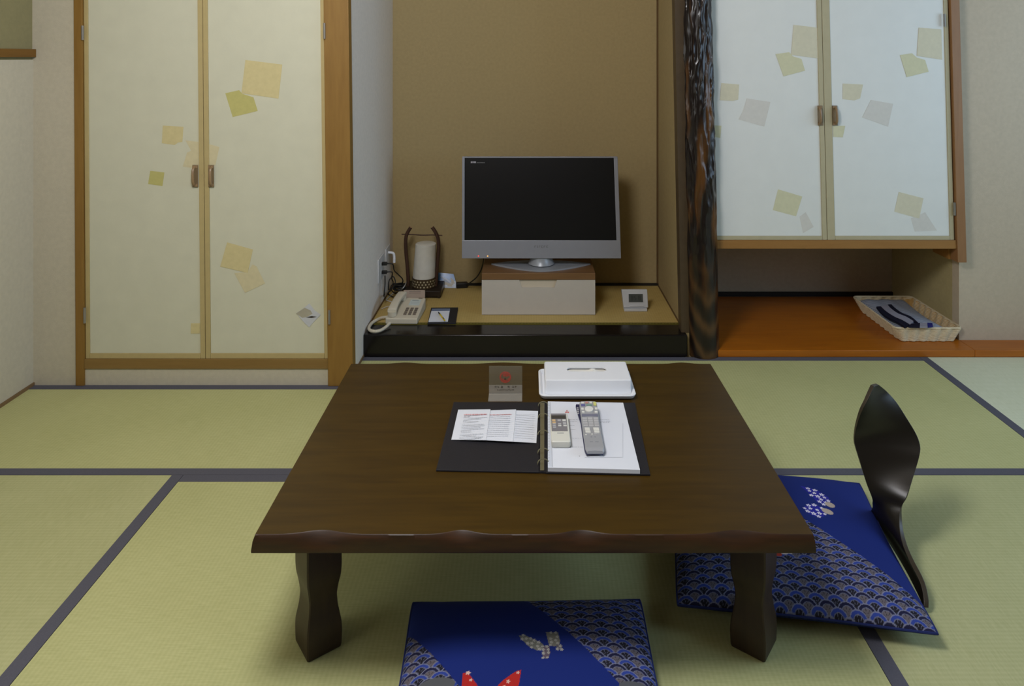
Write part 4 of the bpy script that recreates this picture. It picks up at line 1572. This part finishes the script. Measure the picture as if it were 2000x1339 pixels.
# narrow printed mark at the top left of the screen
def tvmark(mb, px0, px1, py0, py1, mat, y=-.0003):
    def cv(px, py):
        v = (504.5 - py) / (504.5 - 305)
        xx = (px - CX) * (YTV + .041 * v) / F
        return xx, v * H_
    a, b = cv(px0, py1), cv(px1, py0)
    vs = [(a[0], y, a[1]), (b[0], y, a[1]), (b[0], y, b[1]), (a[0], y, b[1])]
    return mb.raw(vs, [(0, 1, 2, 3)], mat, False, Mt)
for i, (a, b) in enumerate(((919.5, 922), (922.5, 925.3), (925.8, 929.5))):
    tvmark(sc_, a, b, 314.6, 318, 'logo_light', .0026)
for i in range(7):
    tvmark(sc_, 931 + i * 2.3, 932.7 + i * 2.3, 316.2, 318, 'logo_dark', .0026)
sc_.build('screen', tv)
tvbox(MB(), .03, .97, .02, .97, .0302, .085, 'tv_back').build('back_shell', tv)
lg = MB()
for i, (a, b) in enumerate(((1044, 1047.5), (1049, 1051), (1052.5, 1055.5), (1057, 1060.5), (1062, 1065.5), (1067, 1070.5))):
    tvmark(lg, a, b, 479.6, 480.6, 'logo_dark')
    tvmark(lg, a, a + 1, 479.6, 483.6, 'logo_dark')
    if i % 2: tvmark(lg, a, b, 482.8, 483.6, 'logo_dark')
lg.build('maker_mark', fro)
for px_, mt in ((934.5, 'led_red'), (952.5, 'led_amber')):
    v = (504.5 - 499.8) / (504.5 - 305)
    c = Mt @ Vector(((px_ - CX) * YTV / F, -.001, v * H_))
    MB().lathe([(.0028, 0), (.0022, .001), (.0002, .0016)], (0, 0, 0), mt, 12, M=Matrix.Translation(c) @ Matrix.Rotation(R(90), 4, 'X')).build('indicator_light', fro)

# ------------------------------------------------------------------ alarm clock
ck = thing('digital_clock', (.34, 3.33, ZA), 'small silver digital desk clock right of the television stand', 'clock')
YK2 = 3.325
s = YK2 / F
Mk = Matrix.Translation((((1241 - CX) * s), YK2, ZA + .014)) @ Matrix.Rotation(R(-12), 4, 'X') @ Matrix.Rotation(R(2), 4, 'Z')
hw, hh = .0605, .081
fcx = [(-hw + .006, 0), (hw, 0), (hw - .002, hh), (-hw - .001, hh)]
body = MB().prism([(x, 0, z) for x, z in fcx], (0, .024, 0), 'clock_silver', M=Mk)
bo = body.build('case', ck, bevel=.003)
MB().box(-.034, .04, -.0012, .001, .022, .064, 'clock_silver', bev=.0005, M=Mk).build('screen_frame', ck)
MB().box(-.03, .036, -.0024, .001, .025, .061, 'lcd', M=Mk).build('display', ck)
dg = MB()
def seg7(mb, x, z, w, h, d):
    t = w * .2
    segs = {'a': (x, z + h - t, w, t), 'g': (x, z + h / 2 - t / 2, w, t), 'd': (x, z, w, t), 'f': (x, z + h / 2, t, h / 2), 'b': (x + w - t, z + h / 2, t, h / 2), 'e': (x, z, t, h / 2), 'c': (x + w - t, z, t, h / 2)}
    on = {'1': 'bc', '2': 'abged', '5': 'afgcd', '8': 'abcdefg'}[d]
    for k in on:
        a, b, c, e = segs[k]
        mb.raw([(a, -.0027, b), (a + c, -.0027, b), (a + c, -.0027, b + e), (a, -.0027, b + e)], [(0, 1, 2, 3)], 'lcd_digit', False, Mk)
for x, d in ((-.02, '8'), (-.006, '5'), (.014, '8')):
    seg7(dg, x, .034, .010 if d != '1' else .006, .019, d)
dg.build('digits', ck)
MB().box(-.026, .04, -.003, .001, .006, .011, 'clock_silver', bev=.001, M=Mk).build('button_bar', ck)
MB().box((1218.5 - CX) * s, (1263.5 - CX) * s, YK2 - .012, YK2 + .03, ZA + .0006, ZA + .0125, 'clock_silver', bev=.002).build('base', ck)

# ------------------------------------------------------------------ lamp
lampc = Vector((-.523, 3.575, ZA))
lp = thing('table_lamp', lampc, 'rustic lamp with white paper shade between two bent branches', 'lamp')
MB().box(-.612, -.43, 3.492, 3.66, ZA + .008, ZA + .036, 'base_lacquer', bev=.003).build('base_board', lp)
for (x, y) in ((-.602, 3.502), (-.44, 3.502), (-.602, 3.65), (-.44, 3.65)):
    MB().box(x - .006, x + .006, y - .006, y + .006, ZA + .0006, ZA + .0078, 'base_lacquer').build('foot', lp)
zb3, zb4 = ZA + .0365, ZA + .082
bandm = MB().lathe([(.0585, 0), (.0585, zb4 - zb3)], (lampc.x, lampc.y, zb3), 'band_weave', 40)
for r_ in range(3):
    for k in range(22):
        a = 2 * math.pi * (k + .5 * (r_ % 2)) / 22
        z = zb3 + .009 + r_ * .0125
        rr_ = .0588
        t = Vector((-math.sin(a), math.cos(a), 0)); c = Vector((lampc.x + rr_ * math.cos(a), lampc.y + rr_ * math.sin(a), z))
        m_ = [c + t * .0042 * math.cos(q) + Vector((0, 0, .0042 * math.sin(q))) for q in [2 * math.pi * i / 8 for i in range(8)]]
        bandm.raw(m_, [list(range(8))], 'band_dot')
bandm.build('perforated_band', lp)['label'] = 'brown band with cream dots'
shz = .342
shade = MB()
pr = []
for i in range(9):
    t = i / 8
    pr.append((.0555 - .0045 * t, t * (shz - zb4)))
Msh = Matrix(((1, 0, .055, 0), (0, 1, 0, 0), (0, 0, 1, 0), (0, 0, 0, 1)))
shade.lathe(pr + [(.045, shz - zb4 + .003)], (0, 0, 0), 'shade_paper', 40, M=Matrix.Translation((lampc.x, lampc.y, zb4)) @ Msh)
shade.build('paper_shade', lp)['label'] = 'white paper shade'
YBR = 3.575
for path in ([(797, 566), (797, 543.5), (795, 513.6), (792.7, 488), (792.6, 466), (796, 454), (802.5, 443.5)],
             [(851.5, 566), (853, 531.5), (854.5, 513.6), (856.5, 490), (856, 468), (851, 454), (844, 443.5)]):
    pts = [Q(a, b, YBR) for a, b in path]
    pts[0].z = ZA + .0364
    mb = MB().tube(pts, [.0085, .0088, .0085, .0092, .0088, .009, .0088], 'branch_bark', 10, sub=5)
    br_ = mb.build('branch', lp)
    d = (pts[-1] - pts[-2]).normalized()
    MB().tube([pts[-1] + d * .0001, pts[-1] + d * .0012], .0078, 'branch_cut', 12).build('cut_end', br_)['label'] = 'pale cut end'
MB().tube([Q(784.5, 457.3, YBR), Q(805, 457.8, YBR - .002), Q(826, 459, YBR), Q(845, 458.6, YBR), Q(864, 459.6, YBR)], [.0028, .003, .0034, .003, .0026], 'branch_bark', 8, sub=4).build('twig', lp)

# ------------------------------------------------------------------ blue and white leaflet leaning on the back wall
bl = MB()
YLf = 3.655
q = [P(849, 563, ZA + .001), P(895, 557.5, ZA + .001), Q(886, 535, 3.684), Q(849, 531.5, 3.684)]
q[0] = Vector((q[0].x, YLf, ZA + .001)); q[1] = Vector((q[1].x, YLf - .008, ZA + .001))
def lq(u, v):
    return (q[0] * (1 - u) + q[1] * u) * (1 - v) + (q[3] * (1 - u) + q[2] * u) * v
NU, NV = 14, 10
for i in range(NU):
    for j in range(NV):
        u, v = (i + .5) / NU, (j + .5) / NV
        mt = 'leaflet_blue' if v > .42 + .1 * math.sin(u * 7) else 'leaflet_white'
        if ((u - .66) / .26) ** 2 + ((v - .42) / .3) ** 2 < 1 and not ((u - .66) / .16) ** 2 + ((v - .55) / .2) ** 2 < 1: mt = 'leaflet_tan'
        pts = [lq(i / NU, j / NV), lq((i + 1) / NU, j / NV), lq((i + 1) / NU, (j + 1) / NV), lq(i / NU, (j + 1) / NV)]
        bl.raw(pts, [(0, 1, 2, 3)], mt)
bl.prism([v + Vector((0, .0004, .0002)) for v in q], (0, .002, 0), 'leaflet_white')
tag(bl.build('glossy_leaflet'), 'blue and white glossy leaflet leaning beside the lamp', 'leaflet')

# ------------------------------------------------------------------ telephone
ph = thing('telephone', (-.555, 3.24, ZA), 'cream push-button desk telephone at the left of the alcove', 'telephone')
b0, b1 = P(752.5, 633, ZA), P(815, 633.5, ZA)          # front edge on the mat
pb1 = P(831.5, 581.5, ZA + .052); pb0 = P(776, 580, ZA + .052)
zf_, zk_ = ZA + .026, ZA + .052
fl, frt, bkr, bkl = Vector((b0.x, b0.y, 0)), Vector((b1.x, b1.y, 0)), Vector((pb1.x, pb1.y, 0)), Vector((pb0.x, pb0.y, 0))


def pht(u, v, dz=0.0):
    """point on the sloping top of the telephone"""
    p = (fl * (1 - u) + frt * u) * (1 - v) + (bkl * (1 - u) + bkr * u) * v
    return Vector((p.x, p.y, zf_ + (zk_ - zf_) * v + dz))


tp = [pht(0, 0), pht(1, 0), pht(1, 1), pht(0, 1)]
bt = [Vector((p.x, p.y, ZA + .0008)) for p in tp]
pbm = MB().raw(bt + tp, [(3, 2, 1, 0), (4, 5, 6, 7), (0, 1, 5, 4), (1, 2, 6, 5), (2, 3, 7, 6), (3, 0, 4, 7)], 'cream_plastic')
pbm.build('body', ph, bevel=.004)


def phpad(mb, u0, u1, v0, v1, mat, h):
    lo = [pht(u0, v0, -.001), pht(u1, v0, -.001), pht(u1, v1, -.001), pht(u0, v1, -.001)]
    hi = [p + Vector((0, -.0005, h + .001)) for p in lo]
    return mb.raw(lo + hi, [(3, 2, 1, 0), (4, 5, 6, 7), (0, 1, 5, 4), (1, 2, 6, 5), (2, 3, 7, 6), (3, 0, 4, 7)], mat)


for c in range(3):
    for r_ in range(4):
        u0 = .505 + c * .148; v0 = .165 + r_ * .088
        phpad(MB(), u0, u0 + .095, v0, v0 + .055, 'key_grey', .003).build('key', ph)
lb = phpad(MB(), .52, .88, .62, .9, 'label_blue', .0006)
phpad(lb, .58, .8, .84, .86, 'ink_dark', .0009); phpad(lb, .56, .84, .76, .775, 'ink_grey', .0009); phpad(lb, .58, .82, .68, .695, 'ink_grey', .0009)
lb.build('number_label', ph)
phpad(MB(), .76, .9, .955, .99, 'key_grey', .001).build('indicator', ph)
# handset
hp = [pht(.17, .09, .022), pht(.17, .3, .03), pht(.185, .6, .032), pht(.22, .93, .026)]
hs_ = MB()
sp = spline(hp, 6)
rings_ = []
for i, c in enumerate(sp):
    t = i / (len(sp) - 1)
    w = .0215 - .0035 * math.sin(math.pi * t)
    h = .012 - .004 * math.sin(math.pi * t)
    if i in (0, len(sp) - 1): w *= .9; h *= .7
    ring_ = []
    for k in range(14):
        a = 2 * math.pi * k / 14
        ca, sa = math.cos(a), math.sin(a)
        ring_.append(c + Vector((w * math.copysign(abs(ca) ** .6, ca), 0, h * math.copysign(abs(sa) ** .6, sa))))
    rings_.append(ring_)
loft(hs_, rings_, 'cream_plastic')
for v_ in (.12, .88):
    c = pht(.175 if v_ < .5 else .215, v_, .008)
    hs_.lathe([(.019, -.0075), (.02, .012)], c, 'cream_plastic', 16)
hs_.build('handset', ph)
# coiled cord looping over the edge
cp = [(758, 619, .008), (747, 620, .006), (738, 623.5, .005), (727, 630, .005), (720.8, 639, .004), (722.5, 644.5, .004), (732, 646.8, .004), (744, 644.5, .004), (754, 638, .006), (761, 631, .011)]
pts = [P(a, b, ZA + .004 + c * .9) for a, b, c in cp]
pts[-1].z = ZA + .014
cpts = spline(pts, 10)
rad_ = [.0068 + .0007 * math.sin(i * 2.4) for i in range(len(cpts))]
MB().tube(cpts, rad_, 'cream_plastic', 10).build('handset_cord', ph)

# card standing behind the telephone
cd = MB()
c0, c1 = P(789.5, 581.5, ZA + .03), P(829.5, 582.5, ZA + .03)
Yc = 3.405
x0, x1 = (788.5 - CX) * Yc / F, (830 - CX) * Yc / F
zc = CH - (566.5 - HY) * Yc / F
cd.box(x0, x1, Yc, Yc + .002, ZA + .0006, zc, 'card_pink')
for i in range(2):
    cd.box(x0 + .025, x1 - .02, Yc - .0002, Yc + .0005, zc - .008 - i * .006, zc - .0065 - i * .006, 'key_grey')
cd.prism([(x0 + .02, Yc + .0022, ZA + .0006), (x0 + .02, Yc + .03, ZA + .0006), (x0 + .02, Yc + .0022, zc - .02)], (.02, 0, 0), 'card_pink')
tag(cd.build('note_card'), 'pinkish paper card standing behind the telephone', 'card')

# memo holder, pad and pen
mh = slab(MB(), [(842, 600.3), (894.8, 599.8), (890, 630.2), (835, 630.8)], ZA + .0006, .006, 'black_leather').build('memo_holder', bevel=.001)
tag(mh, 'black leather memo holder beside the telephone', 'memo holder')
npd = slab(MB(), [(844, 602.5), (879, 602.2), (874.8, 626.3), (837, 626.8)], ZA + .0072, .004, 'paper')
slab(npd, [(844, 602.5), (879, 602.2), (878.3, 606.5), (842.9, 607)], ZA + .0112, .0005, 'pad_blue')
npd = npd.build('note_pad')
tag(npd, 'white note pad with blue-grey top band in the black memo holder', 'note pad')
pn0, pn1 = P(855.5, 608.5, ZA + .0155), P(868.5, 625.5, ZA + .0155)
d = (pn1 - pn0)
pen = thing('pen', pn0.lerp(pn1, .5), 'yellow pen with a dark tip lying on the note pad', 'pen')
MB().tube([pn0 + d * .3, pn1], .0034, 'pen_yellow', 10).build('barrel', pen)
MB().tube([pn0, pn0 + d * .12, pn0 + d * .295], [.0008, .0028, .0034], 'black_plastic', 10).build('tip', pen)['label'] = 'dark tip'
MB().box(-.0012, .0012, -.012, .012, 0, .0012, 'black_plastic', M=Matrix.Translation(pn0 + d * .82 + Vector((0, 0, .0034))) @ Matrix.Rotation(math.atan2(d.y, d.x) - R(90), 4, 'Z')).build('clip', pen)

# ------------------------------------------------------------------ outlets and leads on the left alcove wall
def wallp(px, py, dx=0.0):
    """point on the left alcove wall"""
    X = XAL + dx
    Y = X * F / (px - CX)
    return Vector((X, Y, CH - (py - HY) * Y / F))


pa, pb = wallp(736.5, 511.5), wallp(747.5, 500)
ow = thing('wall_outlet', (XAL, (pa.y + pb.y) / 2, .27), 'white double power outlet plate with two black plugs on the alcove side wall', 'outlet')
zo1 = .333
zo0 = CH - (554 - HY) * pa.y / F
MB().box(XAL + .0005, XAL + .008, pa.y, pb.y, zo0, zo1, 'outlet_white', bev=.002).build('plate', ow)
oc = (pa.y + pb.y) / 2
for zc_ in (zo0 + .075, zo0 + .035):
    MB().box(XAL + .008, XAL + .0092, oc - .02, oc + .02, zc_ - .013, zc_ + .013, 'outlet_white', bev=.0005).build('socket', ow)
aw = thing('aerial_socket', (XAL, 3.55, .3), 'small white aerial socket plate with white plug near the alcove corner', 'socket')
MB().box(XAL + .0005, XAL + .007, 3.50, 3.60, .25, .335, 'outlet_white', bev=.002).build('plate', aw)
MB().tube([(XAL + .007, 3.55, .305), (XAL + .03, 3.55, .302), (XAL + .036, 3.55, .285), (XAL + .036, 3.55, .255)], .0065, 'white_plastic', 10, sub=3).build('plug', aw)


def lead(name, plug_z, path, label, rad=.0028, mat='cord_black', cat='cable', plug=True, group='leads by the alcove wall'):
    root = thing(name, path[-1], label, cat, group)
    MB().tube(path, rad, mat, 7, sub=6).build('cord', root)
    if plug:
        a, b = path[0], path[1]
        d = (b - a).normalized()
        MB().box(XAL + .0094, XAL + .034, a.y - .009, a.y + .009, a.z - .0075, a.z + .0075, mat, bev=.003).build('plug', root)
    return root


p0 = Vector((XAL + .03, oc, zo0 + .075)); 
lead('power_cable', 0, [p0, p0 + Vector((.03, 0, -.002)), Q(770, 528, 3.42), Q(778, 536, 3.46), Q(787, 548, 3.5), P(779, 566, ZA + .004), P(786, 573, ZA + .004)], 'black cord from the upper plug of the wall outlet')
p1 = Vector((XAL + .03, oc, zo0 + .035))
lead('power_cable', 0, [p1, p1 + Vector((.028, 0, -.001)), Q(765, 543, 3.42), Q(768, 552, 3.44), Q(763, 562, 3.42), P(772, 572, ZA + .004), P(792, 562, ZA + .004), P(796, 556, ZA + .004)], 'black cord from the lower plug of the wall outlet')
lead('power_cable', 0, [p1 + Vector((-.004, -.012, -.0125)), Vector((XAL + .026, oc - .012, .2)), Vector((XAL + .022, oc - .016, .15)), P(753, 572, ZA + .004), P(762, 577, ZA + .004)], 'black cord hanging straight down along the wall', plug=False)
lead('power_cable', 0, [Q(759, 566, 3.45), Q(760, 548, 3.45), Q(768, 540, 3.46), Q(772, 552, 3.46), Q(764, 566, 3.43), P(758, 573, ZA + .004), P(768, 580, ZA + .004)], 'black looped cord beside the lamp base', plug=False)
lead('telephone_line', 0, [P(794, 550, ZA + .03), Q(789, 560, 3.52), P(781, 569, ZA + .012), P(779.5, 576, ZA + .03)], 'white thin lead running from the lamp to the telephone', .0025, 'cord_white', plug=False)
lead('telephone_line', 0, [P(780, 562, ZA + .022), P(768, 572, ZA + .004), P(757, 582.5, ZA + .003), P(755, 586, ZA + .003), P(764, 589, ZA + .003), P(770, 592, ZA + .003)], 'white lead curling on the mat behind the telephone', .0025, 'cord_white', plug=False)
lead('telephone_line', 0, [P(745, 603, ZA + .003), P(753, 599.5, ZA + .003), P(760, 597.5, ZA + .003)], 'short pale lead end on the mat left of the telephone', .002, 'cord_white', plug=False)
cb = MB()
rd = random.Random(21)
c0 = P(781, 566, ZA + .02)
for k in range(7):
    rx, ry = rd.uniform(.022, .036), rd.uniform(.016, .028)
    ang = rd.uniform(-.5, .5); tz_ = rd.uniform(-.6, .6); dz = rd.uniform(.0, .03)
    loop = []
    for i in range(16):
        a = 2 * math.pi * i / 16
        x, y = rx * math.cos(a), ry * math.sin(a)
        loop.append(c0 + Vector((x * math.cos(ang) - y * math.sin(ang), x * math.sin(ang) + y * math.cos(ang), dz + tz_ * y * .5)))
    lowest = min(p.z for p in loop)
    if lowest < ZA + .005:
        for p in loop: p.z += ZA + .005 - lowest
    cb.tube(loop, .0034, 'cord_black', 7, closed=True)
tag(cb.build('coiled_cable', loc=c0), 'tangled bundle of black cable lying beside the lamp base', 'cable', 'leads by the alcove wall')
ad = thing('power_adapter', P(903, 557, ZA), 'black power adapter with a lead rising behind the television', 'adapter')
MB().box(-.03, .03, -.016, .016, 0, .026, 'black_plastic', bev=.005, M=Matrix.Translation(P(902, 561, ZA + .001)) @ Matrix.Rotation(R(8), 4, 'Z')).build('case', ad)
MB().tube([P(911, 557, ZA + .015), Q(922, 549, 3.6), Q(931, 541, 3.6), Q(939, 528, 3.6), Q(943, 515, 3.58), Q(945, 500, 3.5)], .003, 'cord_black', 7, sub=6).build('cord', ad)

# ------------------------------------------------------------------ basket with a folded robe and sash
bk0 = thing('wicker_basket', (1.74, 3.33, .029), 'cream wicker tray basket on the reddish floorboard', 'basket')
ZF = .0295
BX0, BX1, BY0, BY1 = 1.626, 1.862, 3.135, 3.52
def bring(d, z, wav=0.0, ph=0.0, n=336):
    """rounded rectangle outline enlarged by d with a woven ripple"""
    base = rrect(BX0 - d, BX1 + d * .95, BY0 - d * .35, BY1 + d * .6, .02, z, 8)
    # resample evenly
    L = [0.0]
    m_ = len(base)
    for i in range(m_): L.append(L[-1] + (base[(i + 1) % m_] - base[i]).length)
    out = []
    c = Vector(((BX0 + BX1) / 2, (BY0 + BY1) / 2, z))
    j = 0
    for k in range(n):
        tt = L[-1] * k / n
        while L[j + 1] < tt: j += 1
        q = (tt - L[j]) / max(1e-9, L[j + 1] - L[j])
        p = base[j].lerp(base[(j + 1) % m_], q)
        nx = base[(j + 1) % m_] - base[j]
        nr = Vector((nx.y, -nx.x, 0)).normalized()
        out.append(p + nr * wav * math.sin(ph + 2 * math.pi * 28 * k / n))
    return out
loft(MB(), [bring(-.004, ZF + .001), bring(-.004, ZF + .004)], 'wicker', smooth=False).build('bottom', bk0)
wall_ = MB()
NR_ = 11
rows_ = []
for i in range(NR_):
    t = i / (NR_ - 1)
    z = ZF + .004 + t * .054
    rows_.append((z, .027 * t))
for i, (z, dd) in enumerate(rows_):
    pts = bring(dd, z, .0042, 0)
    wall_.tube(pts, .0029, 'wicker', 6, closed=True)
loft(wall_, [bring(-.0015, ZF + .003, .0038), bring(.025, ZF + .058, .0038)], 'wicker_side', cap0=False, cap1=False)
wall_.build('woven_side', bk0)
MB().tube(bring(.0285, ZF + .0615), .0042, 'wicker', 8, closed=True).build('rim', bk0)

rb = MB()
NXb, NYb = 24, 34
vs, fs = [], []
for j in range(NYb + 1):
    v = j / NYb
    for i in range(NXb + 1):
        u = i / NXb
        xa = 1.617 + .004 * math.sin(v * 3); xb_ = 1.846 - .02 * math.sin(v * math.pi)
        y = BY0 + .004 + v * .385
        e = (1 - abs(2 * u - 1) ** 6) * (1 - abs(2 * v - 1) ** 10)
        z = ZF + .034 + .022 * e ** .45 + .0015 * math.sin(u * 17 + v * 5) + .006 * v
        vs.append((xa + (xb_ - xa) * u, y, z))
for j in range(NYb):
    for i in range(NXb):
        a = j * (NXb + 1) + i
        fs.append((a, a + 1, a + NXb + 2, a + NXb + 1))
nb0 = len(vs)
for j in range(NYb + 1):
    for i in range(NXb + 1):
        q_ = vs[j * (NXb + 1) + i]
        vs.append((1.742 + (q_[0] - 1.742) * .84, 3.33 + (q_[1] - 3.33) * .93, ZF + .0055))
for j in range(NYb):
    for i in range(NXb):
        a = nb0 + j * (NXb + 1) + i
        fs.append((a, a + NXb + 1, a + NXb + 2, a + 1))
def side(seq):
    for a, b in zip(seq[:-1], seq[1:]): fs.append((a, a + nb0, b + nb0, b))
side([i for i in range(NXb + 1)][::-1]); side([NYb * (NXb + 1) + i for i in range(NXb + 1)])
side([j * (NXb + 1) for j in range(NYb + 1)]); side([j * (NXb + 1) + NXb for j in range(NYb + 1)][::-1])
rb.raw(vs, fs, 'yukata_cloth', True)
tag(rb.build('folded_robe'), 'pale blue striped cotton robe folded inside the wicker basket', 'robe')

ZO = ZF + .072
ob = thing('sash', P(1760, 620, ZO), 'folded navy and pale sash lying on the robe in the basket', 'sash')
def strip(pl, pr, th, mat, name):
    a = spline([P(x, y, ZO + dz) for x, y, dz in pl], 5); b = spline([P(x, y, ZO + dz) for x, y, dz in pr], 5)
    mb = MB()
    n = len(a)
    vs = a + b + [q + Vector((0, 0, -th)) for q in a] + [q + Vector((0, 0, -th)) for q in b]
    fs = []
    for i in range(n - 1):
        fs += [(i, n + i, n + i + 1, i + 1), (2 * n + i, 2 * n + i + 1, 3 * n + i + 1, 3 * n + i), (i, i + 1, 2 * n + i + 1, 2 * n + i), (n + i, 3 * n + i, 3 * n + i + 1, n + i + 1)]
    fs += [(0, 2 * n, 3 * n, n), (n - 1, 2 * n - 1, 4 * n - 1, 3 * n - 1)]
    mb.raw(vs, fs, mat, True)
    o = mb.build(name, ob)
    return o
z_ = 0.0
o1 = strip([(1711.5, 598.5, .002), (1722, 610.5, .002), (1737, 620.5, .002), (1752, 627.5, .002), (1767, 637.5, .001)], [(1720, 597.8, .002), (1732, 608.5, .002), (1748, 618.5, .002), (1762, 624.5, .002), (1777, 633.5, .001)], .008, 'obi_navy', 'edge_band')
strip([(1720.4, 597.6, .002), (1732.4, 608.3, .002), (1748.4, 618.3, .002), (1762.4, 624.3, .002), (1777.4, 633.2, .001)], [(1733.5, 594.6, .002), (1741, 602.6, .002), (1754, 611.5, .002), (1770, 618, .002), (1784, 626.5, .001)], .008, 'obi_pale', 'pale_centre')
strip([(1734, 594.4, .002), (1741.4, 602.4, .002), (1754.4, 611.3, .002), (1770.4, 617.8, .002), (1784.4, 626.3, .001)], [(1741, 593.8, .002), (1749, 601.6, .002), (1762, 610.6, .002), (1779, 617.6, .002), (1795, 631, .001)], .008, 'obi_navy', 'edge_band')
strip([(1774, 637, .004), (1796, 637.5, .004)], [(1780, 631.5, .004), (1797, 630, .004)], .006, 'obi_navy', 'folded_tip')
strip([(1796.5, 637.3, .004), (1811.5, 637.3, .004)], [(1797.3, 630, .004), (1810.5, 629.6, .004)], .006, 'obi_pale', 'folded_tip')
strip([(1812, 637.3, .004), (1822, 635.8, .003)], [(1811, 629.6, .004), (1821, 630.4, .003)], .006, 'obi_blue', 'folded_tip')

# ------------------------------------------------------------------ camera
cam = bpy.data.cameras.new('camera')
cam.sensor_width = 36.0
cam.sensor_fit = 'HORIZONTAL'
cam.lens = F / 2000.0 * 36.0
cam.shift_x = -(CX - 1000.0) / 2000.0
cam.shift_y = (HY - 669.5) / 2000.0
cam.clip_start = .02
co = bpy.data.objects.new('camera', cam)
COL.objects.link(co)
co.location = (0, 0, CH)
co.rotation_euler = (R(90), 0, 0)
scn.camera = co


# ------------------------------------------------------------------ light
def area(name, loc, rot, sx, sy, power, col, shape='RECTANGLE'):
    l = bpy.data.lights.new(name, 'AREA')
    l.shape = shape
    l.size = sx
    if shape in ('RECTANGLE', 'ELLIPSE'): l.size_y = sy
    l.energy = power
    l.color = col
    o = bpy.data.objects.new(name, l)
    COL.objects.link(o)
    o.location = loc
    o.rotation_euler = rot
    return o


pl = bpy.data.lights.new('ceiling_lamp', 'POINT')
pl.energy = 84.0
pl.color = (.96, .965, 1.0)
pl.shadow_soft_size = .29
po = bpy.data.objects.new('ceiling_lamp', pl)
COL.objects.link(po)
po.location = (-0.46, 1.06, 2.08)
area('window_daylight', (XR + .02, (WY0 + WY1) / 2, (WZ0 + WZ1) / 2), (0, R(90), 0), WZ1 - WZ0 - .1, WY1 - WY0 - .1, 31.0, (.53, .75, 1.0))
area('left_fill_light', (XL + .03, .55, 1.5), (0, R(-90), 0), 1.0, 1.5, 7.0, (.95, .97, 1.0))  # added fill from the left for the alcove side; no window is built there
w = bpy.data.worlds.new('world')
scn.world = w
w.use_nodes = True
w.node_tree.nodes['Background'].inputs['Color'].default_value = (.6, .75, 1.0, 1)
w.node_tree.nodes['Background'].inputs['Strength'].default_value = .3

scn.view_settings.view_transform = 'Standard'
scn.view_settings.look = 'None'
scn.view_settings.gamma = 1.0
scn.view_settings.use_curve_mapping = False
scn.view_settings.exposure = 0.25
